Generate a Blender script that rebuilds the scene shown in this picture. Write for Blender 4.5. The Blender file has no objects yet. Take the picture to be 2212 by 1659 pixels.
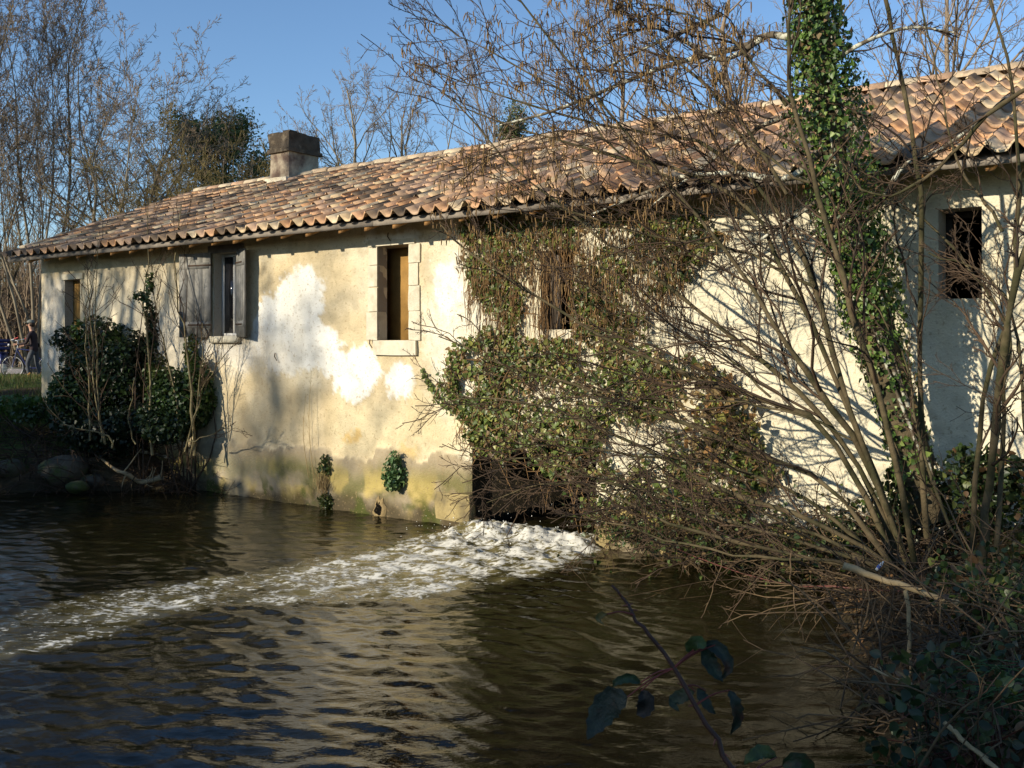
import bpy, math, random
import numpy as np
from mathutils import Vector, Matrix

sc = bpy.context.scene
R = math.radians
random.seed(7)
rng = np.random.default_rng(11)

# ------------------------------------------------------------------ camera, sky, sun, exposure
FPX, CPX, HOR, EYE = 2150.0, 1106.0, 745.0, 2.2      # focal length, centre column, horizon row (2212 x 1659 grid), eye height
cam_data = bpy.data.cameras.new('camera'); cam = bpy.data.objects.new('camera', cam_data)
sc.collection.objects.link(cam); sc.camera = cam
cam_data.sensor_width = 36.0; cam_data.lens = 36.0 * FPX / 2212.0
cam_data.shift_y = -(829.5 - HOR) / 2212.0
cam_data.clip_start = 0.05; cam_data.clip_end = 2000.0
cam.location = (0, 0, EYE); cam.rotation_euler = (R(90), 0, 0)

SUN_AZ, SUN_EL = R(-123.4), R(19.0)                     # azimuth measured from +Y towards +X
S = Vector((math.sin(SUN_AZ) * math.cos(SUN_EL), math.cos(SUN_AZ) * math.cos(SUN_EL), math.sin(SUN_EL)))
world = bpy.data.worlds.new('World'); sc.world = world; world.use_nodes = True
wn = world.node_tree.nodes; wl = world.node_tree.links
sky = wn.new('ShaderNodeTexSky'); sky.sky_type = 'NISHITA'; sky.sun_disc = False
sky.sun_elevation = SUN_EL; sky.sun_rotation = SUN_AZ
sky.altitude = 60; sky.air_density = 1.0; sky.dust_density = 0.15; sky.ozone_density = 4.0
wl.new(sky.outputs[0], wn['Background'].inputs[0]); wn['Background'].inputs[1].default_value = 0.145
sun_data = bpy.data.lights.new('sun', 'SUN'); sun_data.energy = 5.0; sun_data.angle = R(0.53); sun_data.color = (1.0, 0.90, 0.71)
sun = bpy.data.objects.new('sun', sun_data); sc.collection.objects.link(sun)
sun.rotation_euler = S.to_track_quat('Z', 'Y').to_euler(); sun.location = (-30, -20, 20)
sc.view_settings.view_transform = 'Standard'; sc.view_settings.look = 'None'
sc.view_settings.gamma = 1.0; sc.view_settings.exposure = 0.28
sc.render.engine = 'CYCLES'
sc.cycles.use_denoising = True; sc.cycles.max_bounces = 5; sc.cycles.diffuse_bounces = 2; sc.cycles.glossy_bounces = 2
sc.cycles.transparent_max_bounces = 6; sc.cycles.sample_clamp_indirect = 4.0; sc.cycles.caustics_reflective = False

# ------------------------------------------------------------------ place geometry
TH = R(53.37)
U = np.array([-math.sin(TH), math.cos(TH), 0.0])       # along the facade, to the left and away
N = np.array([math.cos(TH), math.sin(TH), 0.0])        # into the house
ZV = np.array([0, 0, 1.0])
P0 = np.array([-0.479, 11.97, 0.0])                    # corner of the water outlet at water level

def FW(s, d, z):                                       # facade coordinates -> world
    s, d, z = np.broadcast_arrays(np.asarray(s, float), np.asarray(d, float), np.asarray(z, float))
    return P0 + s[..., None] * U + d[..., None] * N + z[..., None] * ZV
def W(px, py, Y):                                      # picture point at distance Y -> world
    return np.array([(px - CPX) / FPX * Y, Y, EYE + (HOR - py) / FPX * Y])
def G(px, py, z=0.0):                                  # picture point on the level z -> world
    Y = (EYE - z) * FPX / (py - HOR); return np.array([(px - CPX) / FPX * Y, Y, z])
def FS(px, py, d=0.0):                                 # picture point on the facade plane -> (s, z)
    k = (px - CPX) / FPX; B = P0 + d * N
    s = (k * B[1] - B[0]) / (U[0] - k * U[1]); Y = B[1] + s * U[1]
    return s, EYE + (HOR - py) / FPX * Y
def FSP(pts, d=0.0): return np.array([FS(a, b, d) for a, b in pts])
def to_px(P):
    P = np.asarray(P); return CPX + FPX * P[..., 0] / P[..., 1], HOR - FPX * (P[..., 2] - EYE) / P[..., 1]

# ------------------------------------------------------------------ numpy noise and polygons
def _hash(ix, iy, seed):
    h = (ix.astype(np.int64) * 374761393 + iy.astype(np.int64) * 668265263 + seed * 974711) & 0x7fffffff
    h = ((h ^ (h >> 13)) * 1274126177) & 0x7fffffff
    return ((h ^ (h >> 16)) & 0xffff) / 65535.0
def vnoise(x, y, seed=0):
    x = np.asarray(x, float); y = np.asarray(y, float)
    ix, iy = np.floor(x), np.floor(y); fx, fy = x - ix, y - iy
    ux = fx * fx * (3 - 2 * fx); uy = fy * fy * (3 - 2 * fy)
    a, b = _hash(ix, iy, seed), _hash(ix + 1, iy, seed); c, d = _hash(ix, iy + 1, seed), _hash(ix + 1, iy + 1, seed)
    return (a * (1 - ux) + b * ux) * (1 - uy) + (c * (1 - ux) + d * ux) * uy
def fbm(x, y, seed=0, oct=4):
    v, a, t = 0.0, 0.5, 0.0
    for o in range(oct):
        v = v + a * vnoise(x * 2 ** o, y * 2 ** o, seed + o * 17); t += a; a *= 0.5
    return v / t
def inpoly(x, y, poly):
    poly = np.asarray(poly); r = np.zeros(np.shape(x), bool); n = len(poly)
    for i in range(n):
        x1, y1 = poly[i][:2]; x2, y2 = poly[(i + 1) % n][:2]
        if y1 == y2: continue
        c = ((y1 > y) != (y2 > y)) & (x < (x2 - x1) * (y - y1) / (y2 - y1) + x1); r ^= c
    return r
def polydist(x, y, poly):                              # signed, positive inside
    poly = np.asarray(poly); dm = np.full(np.shape(x), 1e9); n = len(poly)
    for i in range(n):
        a, b = poly[i][:2], poly[(i + 1) % n][:2]; e = b - a; L = max(e @ e, 1e-9)
        t = np.clip(((x - a[0]) * e[0] + (y - a[1]) * e[1]) / L, 0, 1)
        dm = np.minimum(dm, (x - a[0] - t * e[0]) ** 2 + (y - a[1] - t * e[1]) ** 2)
    return np.where(inpoly(x, y, poly), 1, -1) * np.sqrt(dm)
def sstep(a, b, x): t = np.clip((x - a) / (b - a), 0, 1); return t * t * (3 - 2 * t)
def wob(P, freq, seed):                                # smooth 3-D wobble in -1..1
    r = np.random.default_rng(seed); v = 0
    for i in range(5):
        k = r.normal(size=3); k = k / np.linalg.norm(k) * freq * r.uniform(.6, 1.8); v = v + np.sin(P @ k + r.uniform(0, 6.28))
    return v / 3.2
def unit(v): return v / np.maximum(np.linalg.norm(v, axis=-1, keepdims=True), 1e-9)

# ------------------------------------------------------------------ objects
COL = sc.collection
def mesh_np(name, V, F, mat=None, col=None, smooth=False, attrs=None):
    V = np.asarray(V, np.float32).reshape(-1, 3); me = bpy.data.meshes.new(name)
    Fs = F if isinstance(F, (list, tuple)) and len(F) and isinstance(F[0], np.ndarray) and F[0].ndim == 2 else [np.asarray(F)]
    Fs = [f.reshape(-1, f.shape[-1]) for f in Fs if f.size]
    nl = sum(f.size for f in Fs); nf = sum(len(f) for f in Fs)
    me.vertices.add(len(V)); me.vertices.foreach_set('co', V.ravel())
    me.loops.add(nl); me.loops.foreach_set('vertex_index', np.concatenate([f.ravel() for f in Fs]).astype(np.int32))
    me.polygons.add(nf)
    tot = np.concatenate([np.full(len(f), f.shape[1]) for f in Fs]); st = np.concatenate([[0], np.cumsum(tot)[:-1]])
    me.polygons.foreach_set('loop_start', st.astype(np.int32)); me.polygons.foreach_set('loop_total', tot.astype(np.int32))
    if smooth: me.polygons.foreach_set('use_smooth', np.ones(nf, bool))
    me.update(calc_edges=True)
    if col is not None:
        a = me.color_attributes.new('Col', 'FLOAT_COLOR', 'POINT'); c = np.ones((len(V), 4), np.float32)
        c[:, :3] = np.broadcast_to(np.asarray(col, np.float32), (len(V), 3)); a.data.foreach_set('color', c.ravel())
    for k, v in (attrs or {}).items():
        a = me.attributes.new(k, 'FLOAT', 'POINT'); a.data.foreach_set('value', np.asarray(v, np.float32).ravel())
    if mat is not None: me.materials.append(mat)
    return me
def tag(o, label=None, cat=None, group=None, kind=None):
    for k, v in (('label', label), ('category', cat), ('group', group), ('kind', kind)):
        if v: o[k] = v
    return o
def ob(name, me, parent=None, **kw):
    o = bpy.data.objects.new(name, me); COL.objects.link(o)
    if parent is not None:
        o.parent = parent
        r = parent
        while r.parent: r = r.parent
        if parent is r: o.matrix_parent_inverse = Matrix.Translation(-Vector(r.location))
    return tag(o, **kw)
def thing(name, label, cat, loc, group=None):
    o = bpy.data.objects.new(name, None); COL.objects.link(o); o.location = [float(v) for v in loc]; o.empty_display_size = 0.2
    return tag(o, label, cat, group)
class MB:                                              # collects faces for one mesh
    def __init__(s): s.V, s.F, s.C, s.n = [], [], [], 0
    def add(s, V, F, col=None):
        V = np.asarray(V, float).reshape(-1, 3); s.V.append(V)
        for f in (F if isinstance(F, list) else [F]): s.F.append(np.asarray(f) + s.n)
        if col is not None: s.C.append(np.broadcast_to(np.asarray(col, float), (len(V), 3)))
        s.n += len(V); return s
    def fbox(s, s0, s1, d0, d1, z0, z1, col=None):
        V = FW([s0, s1, s1, s0] * 2, [d0, d0, d1, d1] * 2, [z0] * 4 + [z1] * 4)
        return s.add(V, BOXF, col)
    def tube(s, P, Rr, sides=6, col=None):
        V, F = tubes(np.asarray(P, float)[None], np.asarray(Rr, float)[None], sides); return s.add(V, F, col)
    def mesh(s, name, mat, smooth=False):
        q = {}
        for f in s.F: q.setdefault(f.shape[1], []).append(f)
        return mesh_np(name, np.concatenate(s.V), [np.concatenate(v) for v in q.values()], mat, np.concatenate(s.C) if s.C else None, smooth)
    def build(s, name, mat, parent=None, smooth=False, **kw): return ob(name, s.mesh(name, mat, smooth), parent, **kw)
BOXF = np.array([[0, 3, 2, 1], [4, 5, 6, 7], [0, 1, 5, 4], [1, 2, 6, 5], [2, 3, 7, 6], [3, 0, 4, 7]])
def tubes(P, Rr, sides):                               # P (n,k,3), Rr (n,k)
    n, k, _ = P.shape
    T = np.empty_like(P); T[:, 1:-1] = P[:, 2:] - P[:, :-2]; T[:, 0] = P[:, 1] - P[:, 0]; T[:, -1] = P[:, -1] - P[:, -2]
    T = unit(T); ref = np.where(np.abs(T[:, :1, 2:3]) > .8, np.array([1., 0, 0]), np.array([0., 0, 1])); ref = np.broadcast_to(ref, T.shape)
    A = unit(np.cross(T, ref)); B = np.cross(T, A)
    a = np.arange(sides) * 2 * math.pi / sides
    V = P[:, :, None] + Rr[:, :, None, None] * (np.cos(a)[None, None, :, None] * A[:, :, None] + np.sin(a)[None, None, :, None] * B[:, :, None])
    i = np.arange(n)[:, None, None] * k * sides + np.arange(k - 1)[None, :, None] * sides
    j = np.arange(sides)[None, None, :]; j2 = (j + 1) % sides
    F = np.stack(np.broadcast_arrays(i + j, i + j2, i + sides + j2, i + sides + j), -1).reshape(-1, 4)
    return V.reshape(-1, 3), F
def spline(pts, k):                                    # Catmull-Rom through pts, k samples
    p = np.asarray(pts, float); 
    if len(p) == 2: return p[0] + np.linspace(0, 1, k)[:, None] * (p[1] - p[0])
    q = np.vstack([2 * p[0] - p[1], p, 2 * p[-1] - p[-2]])
    t = np.linspace(0, len(p) - 1 - 1e-6, k); i = t.astype(int); f = (t - i)[:, None]
    a, b, c, d = q[i], q[i + 1], q[i + 2], q[i + 3]
    return .5 * (2 * b + (c - a) * f + (2 * a - 5 * b + 4 * c - d) * f ** 2 + (3 * b - a - 3 * c + d) * f ** 3)
def grow(P, Rr, m, t0, t1, ang, ln, k, up=0.0, wig=.12, rad=.55, tip=.3, pull=None, seed=0, relen=True):
    r = np.random.default_rng(seed); n, kk, _ = P.shape
    L = np.linalg.norm(np.diff(P, axis=1), axis=2).sum(1)
    t = (np.arange(m)[None] + r.uniform(0, 1, (n, m))) / m; t = t0 + (t1 - t0) * t
    x = t * (kk - 1) * .9999; i = x.astype(int); f = x - i; rows = np.arange(n)[:, None]
    b = P[rows, i] * (1 - f[..., None]) + P[rows, i + 1] * f[..., None]
    T = unit(P[rows, i + 1] - P[rows, i]); rb = (Rr[rows, i] * (1 - f) + Rr[rows, i + 1] * f) * rad
    q = r.normal(size=T.shape); q = unit(q - (q * T).sum(-1, keepdims=True) * T)
    a = r.uniform(ang[0], ang[1], t.shape)[..., None]; d = T * np.cos(a) + q * np.sin(a)
    le = (L[:, None] * (1 - .55 * t) if relen else np.ones_like(t)) * ln * r.uniform(.55, 1.25, t.shape)
    pos = b.reshape(-1, 3); d = d.reshape(-1, 3); le = le.reshape(-1, 1); out = [pos]
    for j in range(k - 1):
        d = unit(d + wig * r.normal(size=d.shape) + up * ZV + (0 if pull is None else np.asarray(pull)))
        pos = pos + d * le / (k - 1); out.append(pos)
    return np.stack(out, 1), rb.reshape(-1, 1) * np.linspace(1, tip, k)[None]
def join(*batches):                                    # [(P,R,sides)] -> V,F
    Vs, Fs, n = [], [], 0
    for P, Rr, sd in batches:
        V, F = tubes(P, Rr, sd); Vs.append(V); Fs.append(F + n); n += len(V)
    return np.concatenate(Vs), np.concatenate(Fs)
LEAF6 = np.array([(0, 0, 0), (.5, .08, .10), (.33, .55, .06), (0, 1, -.08), (-.33, .55, .06), (-.5, .08, .10)])
LEAF6F = np.array([(0, 1, 2), (0, 2, 3), (0, 3, 4), (0, 4, 5)])
LEAF11 = np.array([(0, 0, 0), (.22, .07, .05), (.36, .25, .07), (.38, .45, .06), (.27, .70, .03), (0, 1.02, -.10), (-.27, .70, .03), (-.38, .45, .06), (-.36, .25, .07), (-.22, .07, .05), (0, .45, -.02)])
LEAF11F = np.array([(10, i, (i + 1) % 10) for i in range(10)])
LEAFS = np.array([(0, 0, 0), (.22, .35, .05), (0, 1, -.05), (-.22, .35, .05)]); LEAFSF = np.array([(0, 1, 2), (0, 2, 3)])
def leaves(P, Nn, size, seed=0, T=LEAF6, TF=LEAF6F, hang=.5, spread=.6):
    r = np.random.default_rng(seed); n = len(P)
    nn = unit(np.broadcast_to(Nn, P.shape) + spread * r.normal(size=P.shape))
    y = r.normal(size=P.shape); y[:, 2] -= hang * 2; y = unit(y - (y * nn).sum(1, keepdims=True) * nn); x = np.cross(y, nn)
    s = np.broadcast_to(np.asarray(size, float), (n,))[:, None, None]
    V = P[:, None] + s * (T[None, :, :1] * x[:, None] + T[None, :, 1:2] * y[:, None] + T[None, :, 2:] * nn[:, None])
    F = (np.arange(n) * len(T))[:, None, None] + TF[None]
    return V.reshape(-1, 3), F.reshape(-1, 3)
def leafcols(n, k, pal, wts, seed, jit=.25):
    r = np.random.default_rng(seed); c = np.array(pal)[r.choice(len(pal), n, p=np.array(wts) / sum(wts))]
    c = c * r.uniform(1 - jit, 1 + jit, (n, 1)); return np.repeat(c, k, 0)

# ------------------------------------------------------------------ materials
def material(name, color=(.5, .5, .5), rough=.8, attr=False, var=.25, vscale=6.0, bump=0.0, bscale=30.0, color2=None, thr=(.45, .6), c2scale=3.0, trans=0.0, spec=.3, detail=4.0, speck=None):
    m = bpy.data.materials.new(name); m.use_nodes = True; nt = m.node_tree; nd, lk = nt.nodes, nt.links
    b = nd['Principled BSDF']; b.inputs['Roughness'].default_value = rough; b.inputs['Specular IOR Level'].default_value = spec
    tc = nd.new('ShaderNodeTexCoord')
    geo = nd.new('ShaderNodeNewGeometry')
    def noise(sc_, det=detail, rgh=.6):
        n_ = nd.new('ShaderNodeTexNoise'); n_.inputs['Scale'].default_value = sc_; n_.inputs['Detail'].default_value = det; n_.inputs['Roughness'].default_value = rgh
        lk.new(geo.outputs['Position'], n_.inputs['Vector']); return n_
    def mix(kind, fac, a, c):
        x = nd.new('ShaderNodeMix'); x.data_type = 'RGBA'; x.blend_type = kind
        for sock, v in ((x.inputs[0], fac), (x.inputs[6], a), (x.inputs[7], c)):
            if hasattr(v, 'is_linked') or hasattr(v, 'links'): lk.new(v, sock)
            else: sock.default_value = v if isinstance(v, float) else (*v, 1)
        return x.outputs[2]
    def ramp(src, a, c, lo=0.0, hi=1.0):
        x = nd.new('ShaderNodeMapRange'); lk.new(src, x.inputs[0]); x.inputs[1].default_value = a; x.inputs[2].default_value = c
        x.inputs[3].default_value = lo; x.inputs[4].default_value = hi; return x.outputs[0]
    if attr:
        at = nd.new('ShaderNodeAttribute'); at.attribute_name = 'Col'; col = at.outputs['Color']
    else:
        rg = nd.new('ShaderNodeRGB'); rg.outputs[0].default_value = (*color, 1); col = rg.outputs[0]
    if color2 is not None: col = mix('MIX', ramp(noise(c2scale).outputs[0], *thr), col, color2)
    if var:
        v = ramp(noise(vscale).outputs[0], .25, .75, 1 - var, 1 + var); cmb = nd.new('ShaderNodeCombineColor')
        for i in range(3): lk.new(v, cmb.inputs[i])
        col = mix('MULTIPLY', 1.0, col, cmb.outputs[0])
    if speck:
        sscale, amt, scol = speck
        col = mix('MIX', ramp(noise(sscale, 3, .5).outputs[0], .58, .72, 0, amt), col, scol)
    lk.new(col, b.inputs['Base Color'])
    if bump:
        bp = nd.new('ShaderNodeBump'); bp.inputs['Strength'].default_value = 1.0; bp.inputs['Distance'].default_value = bump
        lk.new(noise(bscale).outputs[0], bp.inputs['Height']); lk.new(bp.outputs[0], b.inputs['Normal'])
    if trans:
        tr = nd.new('ShaderNodeBsdfTranslucent'); lk.new(col, tr.inputs[0]); ms = nd.new('ShaderNodeMixShader'); ms.inputs[0].default_value = trans
        lk.new(b.outputs[0], ms.inputs[1]); lk.new(tr.outputs[0], ms.inputs[2]); lk.new(ms.outputs[0], nd['Material Output'].inputs[0])
    return m
M = {}
M['wall'] = material('lime_render', attr=True, rough=.95, var=.10, vscale=5, bump=.012, bscale=42, speck=(30, .6, (.33, .24, .13)), spec=.1)
M['stone'] = material('limestone', (.62, .56, .43), rough=.9, var=.15, vscale=7, bump=.006, bscale=35, color2=(.45, .38, .27), thr=(.5, .75), c2scale=5, spec=.1)
M['chimney'] = material('chimney_render', (.40, .34, .25), rough=.95, var=.35, vscale=3, bump=.012, bscale=18, color2=(.13, .09, .07), thr=(.42, .62), c2scale=2.2, spec=.1)
M['chimtop'] = material('sooty_stone', (.075, .06, .045), rough=.95, var=.5, vscale=6, bump=.02, bscale=14, color2=(.20, .16, .11), thr=(.55, .7), c2scale=4, spec=.1)
M['tile'] = material('clay_tile', attr=True, rough=.85, var=.28, vscale=9, bump=.003, bscale=60, color2=(.10, .08, .065), thr=(.60, .74), c2scale=2.6, spec=.2)
M['wood'] = material('new_wood', (.36, .19, .07), rough=.75, var=.25, vscale=12, spec=.2)
M['oldwood'] = material('grey_wood', (.13, .115, .105), rough=.85, var=.3, vscale=10, bump=.003, bscale=40, spec=.15)
M['brownwood'] = material('brown_wood', (.30, .17, .05), rough=.8, var=.3, vscale=5, spec=.15)
M['shutter'] = material('shutter_wood', (.215, .205, .185), rough=.8, var=.3, vscale=9, bump=.003, bscale=40, spec=.2)
M['eaveboard'] = material('eave_wood', (.24, .205, .17), rough=.9, var=.3, vscale=8, spec=.1)
M['whitewood'] = material('white_paint', (.50, .49, .47), rough=.6, var=.15)
M['dark'] = material('dark_interior', (.03, .026, .022), rough=.95, var=.2)
M['glass'] = material('window_glass', (.012, .012, .014), rough=.06, var=0, spec=.5)
M['metal'] = material('rusty_iron', (.06, .035, .022), rough=.7, var=.3)
M['bark'] = material('hazel_bark', (.105, .080, .045), rough=.9, var=.45, vscale=7, bump=.006, bscale=45, color2=(.045, .042, .02), thr=(.42, .60), c2scale=4, spec=.15)
M['twig'] = material('hazel_twig', (.085, .055, .034), rough=.85, var=.35, vscale=3, color2=(.036, .026, .02), thr=(.45, .65), c2scale=2, spec=.2)
M['lichen'] = material('lichened_bark', (.13, .105, .075), rough=.95, var=.3, vscale=9, bump=.005, bscale=40, color2=(.48, .47, .38), thr=(.50, .58), c2scale=9, spec=.1)
M['ivybark'] = material('ivy_tree_bark', (.13, .10, .06), rough=.95, var=.35, vscale=7, bump=.02, bscale=20, color2=(.06, .05, .03), thr=(.45, .6), c2scale=5, spec=.1)
M['palebark'] = material('pale_tree_bark', (.27, .225, .16), rough=.9, var=.3, vscale=2, color2=(.17, .14, .10), thr=(.45, .65), c2scale=.9, spec=.1)
M['greytwig'] = material('grey_brown_twig', (.24, .18, .125), rough=.9, var=.3, vscale=.8, spec=.1)
M['olivetwig'] = material('olive_twig', (.16, .125, .055), rough=.9, var=.3, vscale=.8, spec=.1)
M['leaf'] = material('ivy_leaf', attr=True, rough=.42, var=.2, vscale=20, trans=.28, spec=.45)
M['deadleaf'] = material('dead_leaf', attr=True, rough=.85, var=.25, vscale=20, trans=.25, spec=.15)
M['catkin'] = material('catkin', (.24, .15, .065), rough=.9, var=.3, vscale=6, trans=.2)
M['rock'] = material('river_rock', (.085, .07, .05), rough=.9, var=.4, vscale=5, bump=.02, bscale=15, color2=(.06, .075, .02), thr=(.5, .65), c2scale=3)
M['straw'] = material('dry_straw', (.40, .29, .14), rough=.85, var=.3, vscale=10, spec=.2)
M['deadstick'] = material('dead_stick', (.34, .25, .14), rough=.85, var=.3, vscale=14, spec=.15)
M['bramble'] = material('bramble_stem', (.10, .028, .02), rough=.5, var=.4, vscale=25, spec=.4)
M['grass'] = material('grass_blade', attr=True, rough=.7, var=.25, vscale=6, trans=.3)

# ------------------------------------------------------------------ ground
SE = 9.95                                               # left end of the facade
CH0, CH1 = 0.0, -1.744                                  # water outlet between these
c0, c1 = FW(CH0, 0, 0)[:2], FW(CH1, 0, 0)[:2]; t0, t1 = FW(CH0, 12, 0)[:2], FW(CH1, 12, 0)[:2]
RIVER = np.array([FW(5.2, 0.1, 0)[:2], FW(0.0, .1, 0)[:2], t0, t1, FW(CH1, .1, 0)[:2], FW(-4.4, .1, 0)[:2],
    (2.75, 8.55), (2.45, 7.3), (2.25, 6.3), (1.95, 5.2), (1.45, 3.6), (.4, 2.6), (-1.5, 1.4), (-3.5, -1), (-5, -12), (-6, -40),
    (-17, -40), (-16, -12), (-15, 0), (-13.6, 6), (-12.2, 10.5), (-10.2, 13.6), (-7.7, 14.75), (-6, 15.0)])
def land_height(x, y):
    sd = -polydist(x, y, RIVER)
    right = sstep(-.5, 1.5, x) * sstep(0, 1, (P0[0] - x) * N[0] + (P0[1] - y) * N[1] + .4) + sstep(4, 1, y) * sstep(-7, -4, x)
    right = np.clip(right, 0, 1)
    zm = 1.28 * (1 - right) + .58 * right; L = 1.9 * (1 - right) + 1.0 * right
    far = sstep(19, 27, y); zm = zm * (1 - .05 * far) + .25 * (1 - right) * sstep(3, 6, sd) * (1 - far)
    z = np.where(sd > 0, .02 + zm * (1 - np.exp(-np.maximum(sd, 0) / L)), -.75 * (1 - np.exp(np.minimum(sd, 0) / .5)))
    rough = (fbm(x * 2.2, y * 2.2, 5, 4) - .5) * .28 * sstep(-.3, .6, sd) * (1 - .75 * sstep(3, 7, sd)) + (fbm(x * .3, y * .3, 9, 3) - .5) * .3 * sstep(2, 8, sd)
    return z + rough, sd
def axis(lo, hi, step, far_lo, far_hi):
    a = [lo]; st = step
    while a[0] > far_lo: st *= 1.28; a.insert(0, a[0] - st)
    b = list(np.arange(lo + step, hi, step)); st = step
    while b[-1] < far_hi: st *= 1.28; b.append(b[-1] + st)
    return np.array(a + b)
def gridfaces(nx, ny):
    i = np.arange(nx - 1)[:, None] * ny + np.arange(ny - 1)[None]
    return np.stack([i, i + ny, i + ny + 1, i + 1], -1).reshape(-1, 4)
gx, gy = axis(-14, 6, .14, -400, 400), axis(1, 30, .16, -300, 700)
X, Y = np.meshgrid(gx, gy, indexing='ij'); Z, SD = land_height(X, Y)
n1, n2 = fbm(X * 1.3, Y * 1.3, 21, 4), fbm(X * 6, Y * 6, 22, 3)
earth = np.array([.075, .055, .032]); litter = np.array([.16, .105, .055]); green = np.array([.065, .095, .022]); mud = np.array([.035, .028, .016])
gc = earth + (litter - earth) * sstep(.45, .7, n2)[..., None]
gm = sstep(.42, .58, n1 + .12 * sstep(.5, 2, SD) - .25 * sstep(6, 12, SD) * (X < -4)) * sstep(.3, 1.0, SD)
gc = gc + (green - gc) * (gm * .85)[..., None]; gc = gc + (mud - gc) * sstep(.35, 0, SD)[..., None]
M['ground'] = material('bank_earth', attr=True, rough=.95, var=.4, vscale=14, bump=.03, bscale=22, spec=.1)
ob('ground', mesh_np('ground', np.stack([X, Y, Z], -1), gridfaces(len(gx), len(gy)), M['ground'], gc.reshape(-1, 3), True), kind='structure', label='dark earth and leaf litter of the river banks')
# pale gravel path beyond the house corner
pp = np.array([(-60, 34), (-30, 35), (-20, 35.5), (-12, 37), (-2, 41)], float); pc = spline(pp, 60); q = unit(np.gradient(pc, axis=0)); q = np.stack([-q[:, 1], q[:, 0]], 1)
rows = [pc + q * w for w in np.linspace(-2.6, 2.6, 9)]; A = np.stack(rows, 1); ZZ = land_height(A[..., 0], A[..., 1])[0] + .05
M['gravel'] = material('pale_gravel', (.36, .31, .27), rough=.95, var=.3, vscale=8, bump=.01, bscale=40, spec=.1)
ob('path', mesh_np('path', np.concatenate([A, ZZ[..., None]], -1), gridfaces(60, 9), M['gravel']), kind='structure', label='pale gravel path beyond the house corner')

# ------------------------------------------------------------------ water with foam
wx, wy = np.arange(-9.0, 5.4, .031), np.arange(2.2, 17.4, .031)
ex, ey = np.array([-60., -40, -26, -18, -13, -10]), np.array([-40., -20, -8, -2, 0, 1.2])
wx = np.concatenate([ex, wx]); wy = np.concatenate([ey, wy, [19., 22, 26]])
X, Y = np.meshgrid(wx, wy, indexing='ij'); nx, ny = X.shape
wr = np.random.default_rng(5); Z = np.zeros_like(X)
jc = FW(-.87, 0, 0); jd = -N[:2]; jl = np.array([-jd[1], jd[0]])
ja = (X - jc[0]) * jd[0] + (Y - jc[1]) * jd[1]; jb = (X - jc[0]) * jl[0] + (Y - jc[1]) * jl[1]
wx2 = X + .5 * (fbm(X * .5, Y * .5, 31, 3) - .5); wy2 = Y + .5 * (fbm(X * .5 + 7, Y * .5, 32, 3) - .5)
base = math.atan2(-.95, -.30)
for i in range(64):
    lam = .09 * (6) ** (wr.uniform() ** 1.25); a = base + wr.normal() * .5; k = 2 * math.pi / lam
    Z += (.0138 / 5.2) * lam / 1.0 * np.sin(k * (wx2 * math.cos(a) + wy2 * math.sin(a)) + wr.uniform(0, 6.28))
amp = .65 + 1.1 * fbm(X * .45, Y * .45, 33, 2) + .8 * np.exp(-(jb / 2.2) ** 2) * sstep(7, 2, ja)
edge = sstep(-9, -8, X) * sstep(2.2, 2.6, Y) * sstep(17.3, 16, Y) * sstep(5.3, 4.6, X)
Z *= amp * edge
FOAM = np.array([G(*p)[:2] for p in ((1290, 1183), (1225, 1222), (1080, 1252), (900, 1285), (760, 1300), (600, 1302), (470, 1305), (330, 1345), (150, 1395), (-120, 1460),
    (-200, 1380), (0, 1335), (150, 1292), (300, 1268), (430, 1258), (560, 1232), (680, 1205), (800, 1185), (930, 1158), (1020, 1150))])
FOAM = np.vstack([FOAM, FW(0.0, .4, 0)[:2], FW(-1.74, .4, 0)[:2]])
fd = polydist(X + .35 * (fbm(X * 1.6, Y * 1.6, 41, 3) - .5), Y + .35 * (fbm(X * 1.6 + 9, Y * 1.6, 42, 3) - .5), FOAM)
foam = sstep(-.30, .14, fd) * (.76 - .22 * sstep(1.0, 5.2, ja)); foam = np.maximum(foam, .30 * sstep(-.9, -.1, fd) * sstep(7.5, 3.5, ja))
streak = fbm(ja * 1.1, jb * 4.5, 44, 4)
foam = np.clip(foam * (.45 + 1.05 * streak), 0, 1) * edge
near = sstep(1.9, .15, ja) * sstep(-.1, .2, fd); mid = sstep(5.5, .5, ja) * sstep(-.2, .25, fd)
rid = 1 - np.abs(2 * fbm(X * 3.6, Y * 3.6, 51, 4) - 1); rid2 = 1 - np.abs(2 * fbm(X * 7.5, Y * 7.5, 52, 3) - 1)
Z += edge * (near * (.065 * rid ** 2 * (.4 + .9 * fbm(X * 1.7, Y * 1.7, 57, 2)) + .022 * rid2 ** 2 - .02) + mid * (.012 * rid ** 2 + .018 * rid2 ** 2 - .014))
crest = np.exp(-((ja - .22) / .24) ** 2) * sstep(1.05, .75, np.abs(jb)); Z += edge * crest * (.16 * fbm(X * 4.3, Y * 4.3, 59, 3) ** 1.5 + .05 * rid2 - .03)
foam = np.clip(foam + .16 * near * (rid - .4) + .22 * crest, 0, 1)
wm = bpy.data.materials.new('river_water'); wm.use_nodes = True; nd, lk = wm.node_tree.nodes, wm.node_tree.links
b = nd['Principled BSDF']; b.inputs['IOR'].default_value = 1.33
geo = nd.new('ShaderNodeNewGeometry'); at = nd.new('ShaderNodeAttribute'); at.attribute_name = 'foam'
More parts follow.
